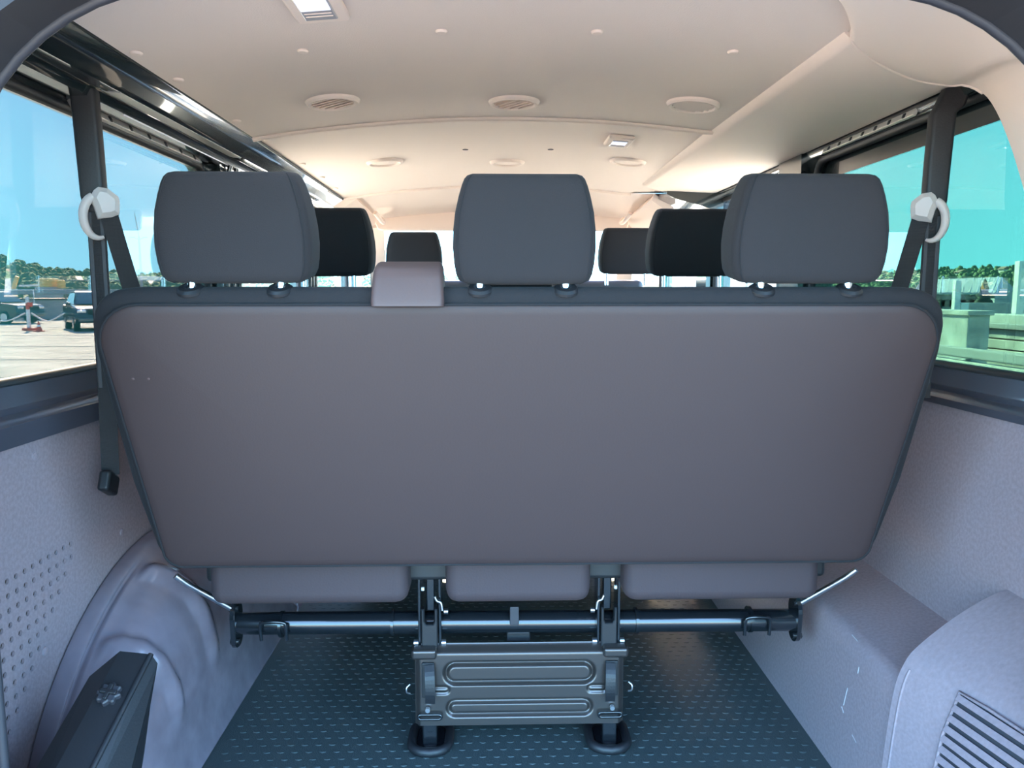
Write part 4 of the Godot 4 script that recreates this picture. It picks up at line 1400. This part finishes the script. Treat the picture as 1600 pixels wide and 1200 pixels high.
func lamp_post(base, h):
	var t = thing("street_lamp", "tall slim double-arm street lamp standing beyond the parking lot", "street lamp", base)
	var mb := MB.new()
	mb.tube([base, base + Vector3(0, h * 0.7, 0), base + Vector3(0, h, 0)], [0.15, 0.11, 0.09], 8)
	put("pole", mb, "grey_wall", t)
	for s in [-1.0, 1.0]:
		mb = MB.new()
		mb.tube([base + Vector3(0, h - 0.3, 0), base + Vector3(s * 0.25, h - 0.2, 0), base + Vector3(s * 0.45, h - 0.12, 0)], 0.04, 6)
		put("arm", mb, "grey_wall", t)
		mb = MB.new()
		mb.box(at(base + Vector3(s * 0.62, h - 0.08, 0)), Vector3(0.45, 0.1, 0.25), 0.04)
		put("lamp_head", mb, "grey_wall", t)
	mb = MB.new()
	mb.tube([base + Vector3(0, h, 0), base + Vector3(-0.3, h + 2.2, 0)], 0.03, 5)
	put("mast", mb, "grey_wall", t)

func car(where, turn, label, plate):
	var t = thing("parked_car", label, "car", where)
	t.rotation.y = turn
	var add = func(called, mb, m, parent = t):
		var o := MeshInstance3D.new(); o.name = called; o.mesh = mb.mesh(); o.material_override = mats[m]; parent.add_child(o, true); return o
	# front faces +z in its own axes
	var mb := MB.new()
	var side = [Vector2(2.2, 0.35), Vector2(2.25, 0.55), Vector2(2.2, 0.85), Vector2(2.05, 0.98), Vector2(1.1, 1.08), Vector2(-1.7, 1.10), Vector2(-2.15, 1.02), Vector2(-2.2, 0.5), Vector2(-2.1, 0.32)]
	var rows := []
	for x in [-0.90, -0.88, -0.80, 0.0, 0.80, 0.88, 0.90]:
		var row := PackedVector3Array()
		var k = 1.0 - 0.05 * smoothstep(0.8, 0.9, absf(x))
		for p in side: row.append(Vector3(x, p.y * (1.0 if absf(x) < 0.89 else 0.985), p.x * k))
		rows.append(row)
	mb.grid(rows, true)
	mb.fan(rows[0], Vector3.LEFT); mb.fan(rows[6], Vector3.RIGHT)
	add.call("body", mb, "car_paint")
	mb = MB.new()
	var roof = [[1.05, 0.80, 1.10], [1.62, 0.62, 0.35], [1.66, 0.60, 0.1], [1.66, 0.60, -1.3], [1.60, 0.62, -1.6], [1.05, 0.80, -2.1]]
	var rr := []
	for q in roof: rr.append(PackedVector3Array([Vector3(-q[1], q[0], q[2]), Vector3(q[1], q[0], q[2])]))
	mb.grid(rr)
	for s in [0, 1]:
		var ring := PackedVector3Array()
		for q in rr: ring.append(q[s])
		mb.fan(ring, Vector3.LEFT if s == 0 else Vector3.RIGHT)
	var cabin = add.call("cabin", mb, "car_paint")
	mb = MB.new()
	mb.quad(Vector3(-0.70, 1.12, 1.06), Vector3(0.70, 1.12, 1.06), Vector3(0.56, 1.58, 0.46), Vector3(-0.56, 1.58, 0.46))
	add.call("windscreen", mb, "car_glass", cabin)
	for s in [-1.0, 1.0]:
		mb = MB.new()
		mb.quad(Vector3(s * 0.795, 1.12, 0.85), Vector3(s * 0.795, 1.12, -1.8), Vector3(s * 0.645, 1.56, -1.45), Vector3(s * 0.645, 1.56, 0.3))
		add.call("side_window", mb, "car_glass", cabin)
		mb = MB.new()
		mb.box(at(Vector3(s * 0.66, 0.83, 2.17)), Vector3(0.34, 0.14, 0.12), 0.04)
		add.call("headlight", mb, "chrome")
		mb = MB.new()
		mb.box(at(Vector3(s * 0.98, 1.12, 0.75)), Vector3(0.18, 0.14, 0.10), 0.04)
		add.call("mirror", mb, "car_paint")
		for z in [1.38, -1.35]:
			mb = MB.new()
			mb.tube([Vector3(s * 0.68, 0.34, z), Vector3(s * 0.91, 0.34, z)], 0.34, 20)
			var wh = add.call("wheel", mb, "tyre")
			mb = MB.new()
			mb.tube([Vector3(s * 0.90, 0.34, z), Vector3(s * 0.92, 0.34, z)], 0.21, 16)
			add.call("rim", mb, "zinc", wh)
	mb = MB.new()
	mb.box(at(Vector3(0, 0.80, 2.20)), Vector3(0.92, 0.20, 0.10), 0.02)
	add.call("grille", mb, "tyre")
	mb = MB.new()
	mb.box(at(Vector3(0, 0.48, 2.22)), Vector3(1.6, 0.16, 0.12), 0.04)
	add.call("bumper", mb, "car_glass")
	if plate:
		mb = MB.new()
		mb.box(at(Vector3(0, 0.60, 2.275)), Vector3(0.52, 0.11, 0.02), 0.005)
		add.call("number_plate", mb, "white_paint")

func outside():
	var mb := MB.new()
	mb.box(at(Vector3(0, GY - 0.25, -100)), Vector3(900, 0.5, 900), 0.01)
	var gr = structure("ground", mb, "concrete", "pale concrete parking lot around the van", "ground")
	# asphalt driving lane that passes behind the parked van
	mb = MB.new()
	mb.box(at(Vector3(0.0, GY + 0.004, 8.2)), Vector3(70.0, 0.02, 17.0), 0.005)
	structure("driving_lane", mb, "asphalt", "dark asphalt driving lane behind the open tailgate", "road")
	# drain lines across the lot
	for i in 9:
		mb = MB.new()
		var d = [7.2, 9.0, 11.5, 14.5, 18.5, 23.0, 29.0, 36.0, 44.0][i]
		mb.box(at(V(-22, GY + 0.004, d)), Vector3(36.0, 0.012, 0.05 + 0.0035 * d), 0.002)
		put("expansion_joint", mb, "asphalt_mark", gr)
	var A = hill("hills", "wooded hillside beyond the parking lot", [[-420, 30, 260], [-330, 21, 330], [-215, 14.5, 330], [-188, 9.0, 345], [-150, 7.5, 360], [-120, 7, 380], [60, 6, 420]], 170.0, 31, 6000, 1.35)
	var B = hill("hills", "wooded hillside with scattered houses beyond the rooftops", [[60, 7, 460], [185, 9, 420], [255, 12, 400], [300, 15, 380], [420, 22, 330]], 200.0, 47, 5000, 1.3)
	# houses on the right-hand hill
	var rng: RandomNumberGenerator = B[1]
	for i in 15:
		var row = B[0][rng.randi_range(5, 8)]
		var p = row[12 + i * 3]
		var w = rng.randf_range(2.5, 5.0); var h = rng.randf_range(1.6, 2.6)
		var t = thing("house", "tiny pale house on the far hillside beyond the rooftops", "house", p, "houses on the far hillside")
		mb = MB.new(); mb.box(at(p + Vector3(0, h / 2, 0)), Vector3(w, h + 1, 4), 0.05)
		put("wall", mb, "house_white", t)
		mb = MB.new()
		mb.prism(PackedVector2Array([Vector2(-w / 2 - 0.5, 0), Vector2(w / 2 + 0.5, 0), Vector2(0, 1.2)]), at(p + Vector3(0, h + 0.4, -2.2)), 4.4)
		put("roof", mb, "house_roof", t)
	lamp_post(Vector3(P(222, 458, 75).x, GY, -75), 6.9)
	# covered walkway roof along the far edge of the lot
	var t = thing("walkway_canopy", "long low grey canopy roof along the far edge of the lot", "canopy", V(-45, GY, 52))
	mb = MB.new(); mb.box(at(V(-42, 1.02, 52)), Vector3(66, 0.32, 3.0), 0.05)
	put("canopy_roof", mb, "grey_wall", t)
	for i in 12:
		mb = MB.new(); mb.box(at(V(-73 + i * 5.6, 0.2, 52)), Vector3(0.15, 1.64, 0.15), 0.02)
		put("post", mb, "grey_wall", t)
	# mesh fence panels under it
	for k in 5:
		var fx = -38.0 + k * 2.75
		t = thing("fence_panel", "white framed wire fence panel in front of the canopy", "fence", V(fx, GY, 44), "fence panels at the lot edge")
		mb = MB.new()
		mb.tube([V(fx - 1.3, GY + 0.05, 44), V(fx - 1.3, GY + 1.75, 44), V(fx + 1.3, GY + 1.75, 44), V(fx + 1.3, GY + 0.05, 44)], 0.04, 6, true)
		put("panel_frame", mb, "white_paint", t)
		mb = MB.new()
		for i in 12: mb.box(at(V(fx - 1.2 + i * 0.215, GY + 0.9, 44)), Vector3(0.02, 1.65, 0.02), 0.004)
		for i in 5: mb.box(at(V(fx, GY + 0.25 + i * 0.34, 44)), Vector3(2.5, 0.02, 0.02), 0.004)
		put("wire_mesh", mb, "grey_wall", t)
	t = thing("skip_container", "long dark container behind the fence panels", "container", V(-29, GY, 47))
	mb = MB.new(); mb.box(at(V(-29, GY + 0.62, 47)), Vector3(6.5, 1.2, 2.2), 0.05); put("hull", mb, "grey_wall", t)
	mb = MB.new(); mb.box(at(V(-29, GY + 1.22, 47)), Vector3(6.7, 0.08, 2.4), 0.02); put("rim", mb, "black_plastic", t)
	# barrier post with cross base, its ropes, and a cone
	var bp = P(46, 516, 32.5); bp.y = GY
	t = thing("barrier_post", "red and white striped barrier post on the pale lot", "barrier post", bp)
	mb = MB.new(); mb.box(at(bp + Vector3(0, 0.08, 0)), Vector3(0.46, 0.12, 0.3), 0.03); put("base", mb, "red_paint", t)
	for i in 5:
		mb = MB.new(); mb.tube([bp + Vector3(0, 0.12 + i * 0.26, 0), bp + Vector3(0, 0.38 + i * 0.26, 0)], 0.075, 10)
		put("band", mb, "red_paint" if i == 3 else "white_paint", t)
	mb = MB.new(); mb.box(at(bp + Vector3(0.12, 1.10, 0.05)), Vector3(0.25, 0.18, 0.04), 0.02); put("flag", mb, "red_paint", t)
	for q in [[-1.9, 0.30], [1.5, 0.45]]:
		mb = MB.new()
		mb.tube(curve_pts([bp + Vector3(signf(q[0]) * 0.13, 0.75, 0), bp + Vector3(q[0] * 0.5, 0.42, 0), bp + Vector3(q[0], q[1] + 0.3, 0)], 12), 0.03, 6)
		single("barrier_rope", mb, "white_paint", "white sagging rope tied to the striped barrier post, %s side" % ("cone" if q[0] > 0 else "window edge"), "rope", "barrier ropes")
	var cp = P(61, 516, 32.0); cp.y = GY
	t = thing("traffic_cone", "small orange-red traffic cone beside the striped barrier post", "traffic cone", cp)
	mb = MB.new(); mb.box(at(cp + Vector3(0, 0.02, 0)), Vector3(0.32, 0.05, 0.32), 0.01); put("base", mb, "red_paint", t)
	mb = MB.new(); mb.lathe([Vector2(0.12, 0.04), Vector2(0.075, 0.2)], at(cp), 14); mb.lathe([Vector2(0.055, 0.28), Vector2(0.02, 0.42), Vector2(0.0, 0.42)], at(cp), 14); put("cone", mb, "red_paint", t)
	mb = MB.new(); mb.lathe([Vector2(0.076, 0.2), Vector2(0.054, 0.28)], at(cp), 14); put("band", mb, "white_paint", t)
	var c1 = P(146, 514, 34.0); c1.y = GY
	car(c1, 0.60, "dark car with a white number plate parked on the pale lot beside the seat belt", true)
	var c2 = P(-6, 500, 41.0); c2.y = GY
	car(c2, 1.35, "dark car parked side-on beyond the barrier ropes", false)
	# yellow lorry crane
	t = thing("yellow_crane", "yellow machine with a slanted jib behind the canopy", "crane", V(-35, GY, 60))
	mb = MB.new(); mb.box(at(P(76, 443, 60)), Vector3(1.0, 0.75, 1.2), 0.08); put("cab", mb, "yellow_paint", t)
	mb = MB.new(); mb.box(at(P(96, 444, 60)), Vector3(0.35, 0.6, 0.6), 0.08); put("counterweight", mb, "yellow_paint", t)
	mb = MB.new(); mb.strap([P(12, 478, 60), P(27, 432, 60)], 0.24, 0.2, Vector3.RIGHT); put("jib", mb, "yellow_paint", t)
	mb = MB.new(); mb.strap([P(30, 446.5, 60), P(70, 445.5, 60)], 0.14, 0.15, Vector3.UP); put("boom", mb, "white_paint", t)
	mb = MB.new(); mb.box(at(V(P(76, 443, 60).x, 0.4, 60)), Vector3(1.4, 2.0, 1.4), 0.05); put("chassis", mb, "grey_wall", t)
	outside_right()


func outside_right():
	# rooftop parapet beside the van, running along it
	var t = thing("parapet_wall", "white rendered roof parapet with boards outside the teal window", "parapet", V(6.3, GY, 10.5))
	var mb := MB.new()
	mb.box(at(V(6.12, 0.03, 11.0)), Vector3(0.28, 1.30, 2.9), 0.02)
	put("end_block", mb, "white_wall", t)
	mb = MB.new(); mb.box(at(V(6.12, 0.70, 11.0)), Vector3(0.34, 0.06, 2.96), 0.01); put("coping", mb, "white_wall", t)
	mb = MB.new(); mb.box(at(V(7.20, 0.02, 10.0)), Vector3(0.25, 1.28, 6.5), 0.02); put("upper_wall", mb, "white_wall", t)
	mb = MB.new(); mb.box(at(V(7.0, 0.50, 9.6)), Vector3(0.22, 0.07, 5.6), 0.01); put("coping", mb, "grey_wall", t)
	for i in 7:
		mb = MB.new(); mb.box(at(V(7.0 - i * 0.012, 0.395 - i * 0.14, 9.6)), Vector3(0.10, 0.125, 5.6), 0.012)
		put("board", mb, "white_wall", t)
	t = thing("guard_rail", "grey steel guard rail in front of the white parapet", "guard rail", V(4.5, GY, 7))
	mb = MB.new(); mb.box(at(V(4.5, 0.385, 7.2)), Vector3(0.06, 0.10, 6.4), 0.02); put("rail", mb, "grey_wall", t)
	mb = MB.new(); mb.box(at(V(4.52, 0.28, 7.2)), Vector3(0.06, 0.06, 6.4), 0.02); put("rail", mb, "white_wall", t)
	for d in [4.6, 7.2, 9.8]:
		mb = MB.new(); mb.box(at(V(4.56, -0.13, d)), Vector3(0.06, 0.98, 0.08), 0.01); put("post", mb, "grey_wall", t)
	for q in [[1494, 438, 487, 0.10], [1504, 473, 487, 0.13]]:
		var a = P(q[0], q[1], 13.0); var b = P(q[0], q[2] + 20, 13.0)
		b.y = GY
		mb = MB.new(); mb.box(at((a + b) / 2), Vector3(q[3], a.y - b.y, q[3]), 0.01)
		single("white_post", mb, "white_paint", "tall white post standing behind the parapet" if q[1] < 450 else "short white post standing behind the parapet", "post", "white posts behind the parapet")
	# low grey wall and tall white column
	mb = MB.new(); var la = P(1510, 473, 16.0); var lb = P(1590, 486, 16.0)
	mb.box(at(V((la.x + lb.x) / 2, (la.y + GY) / 2, 16.0)), Vector3(lb.x - la.x, la.y - GY, 0.2), 0.01)
	single("low_wall", mb, "grey_wall", "low grey wall behind the white parapet", "wall")
	mb = MB.new(); var ca = P(1596, 408, 14.0)
	mb.box(at(V(ca.x, (ca.y + GY) / 2, 14.0)), Vector3(0.14, ca.y - GY, 0.14), 0.01)
	single("white_column", mb, "white_paint", "tall white square column at the edge of the teal window", "column")
	# warehouse with pitched sheet roof
	t = thing("warehouse", "long warehouse with a pale pitched sheet roof beyond the parapet", "building", V(38, GY, 62))
	var e0 = P(1440, 457, 60.0); var e1 = P(1555, 457, 60.0); var r0 = P(1440, 437, 72.0); var r1 = P(1566, 433, 72.0)
	mb = MB.new()
	mb.quad(e0, e1, r1, r0)
	mb.quad(e0 + Vector3(0, -0.15, 0), e1 + Vector3(0, -0.15, 0), r1 + Vector3(0, -0.15, 0), r0 + Vector3(0, -0.15, 0))
	mb.quad(e0, e1, e1 + Vector3(0, -0.15, 0), e0 + Vector3(0, -0.15, 0))
	var rf = put("roof", mb, "roof_sheet", t)
	for i in 10:
		mb = MB.new()
		var s = (i + 0.5) / 10.0
		mb.tube([e0.lerp(e1, s), r0.lerp(r1, s)], 0.05, 5)
		put("roof_rib", mb, "roof_sheet", rf)
	mb = MB.new(); mb.box(at(V((e0.x + e1.x) / 2, (e0.y + GY) / 2 - 0.1, 62)), Vector3(e1.x - e0.x, e0.y - GY - 0.2, 1.0), 0.02); put("wall", mb, "white_wall", t)
	mb = MB.new()
	var g0 = e1; var g1 = P(1590, 455, 76.0); var g2 = r1
	mb.flat(g0, g2, g1); mb.quad(g0, g1, Vector3(g1.x, GY, g1.z), Vector3(g0.x, GY, g0.z))
	put("gable", mb, "grey_wall", t)
	for i in 7:
		mb = MB.new()
		var wx = lerpf(e0.x, e1.x, (i + 0.5) / 7.0)
		mb.box(at(V(wx, GY + 0.75, 61.45)), Vector3(1.3, 0.5, 0.1), 0.01)
		put("window", mb, "car_glass", t)
	for q in [[1537, 435, 486, 20, "broad dark conifer"], [1490, 448, 486, 5, "slender dark cypress"], [1470, 464, 484, 5, "small round dark bush"]]:
		var base = P(q[0], 470, 40.0); base.y = GY
		var topp = P(q[0], q[1], 40.0)
		var hw = q[3] * 40.0 / F
		t = thing("conifer", q[4] + " in front of the warehouse", "tree", base, "conifers before the warehouse")
		mb = MB.new(); mb.tube([base, base + Vector3(0, 0.6, 0)], 0.12, 6); put("trunk", mb, "liner_felt", t)
		var rg := RandomNumberGenerator.new(); rg.seed = int(q[0])
		mb = MB.new()
		var H = topp.y - GY
		var rows := []
		for i in 13:
			var s = i / 12.0
			var row := PackedVector3Array()
			for k in 14:
				var a = TAU * k / 14
				var r = hw * (1.0 - s * 0.96) * rg.randf_range(0.75, 1.2) * (1.15 if i % 2 else 0.85)
				row.append(Vector3(base.x + cos(a) * r, GY + 0.3 + (H - 0.3) * s, base.z + sin(a) * r))
			rows.append(row)
		mb.grid(rows, true); mb.fan(rows[0], Vector3.DOWN)
		put("crown", mb, "foliage_dark", t)
	# pale building with pilasters ahead of the van
	t = thing("stone_building", "pale stone building with pilasters seen through the cab", "building", V(9, GY, 38))
	mb = MB.new(); mb.box(at(V(9.5, 0.55, 38)), Vector3(13, 2.4, 1.0), 0.05); put("wall", mb, "beige_stone", t)
	for i in 9:
		mb = MB.new(); mb.box(at(V(3.5 + i * 1.5, 0.55, 37.4)), Vector3(0.35, 2.4, 0.3), 0.03); put("pilaster", mb, "house_white" if i % 2 else "grey_wall", t)
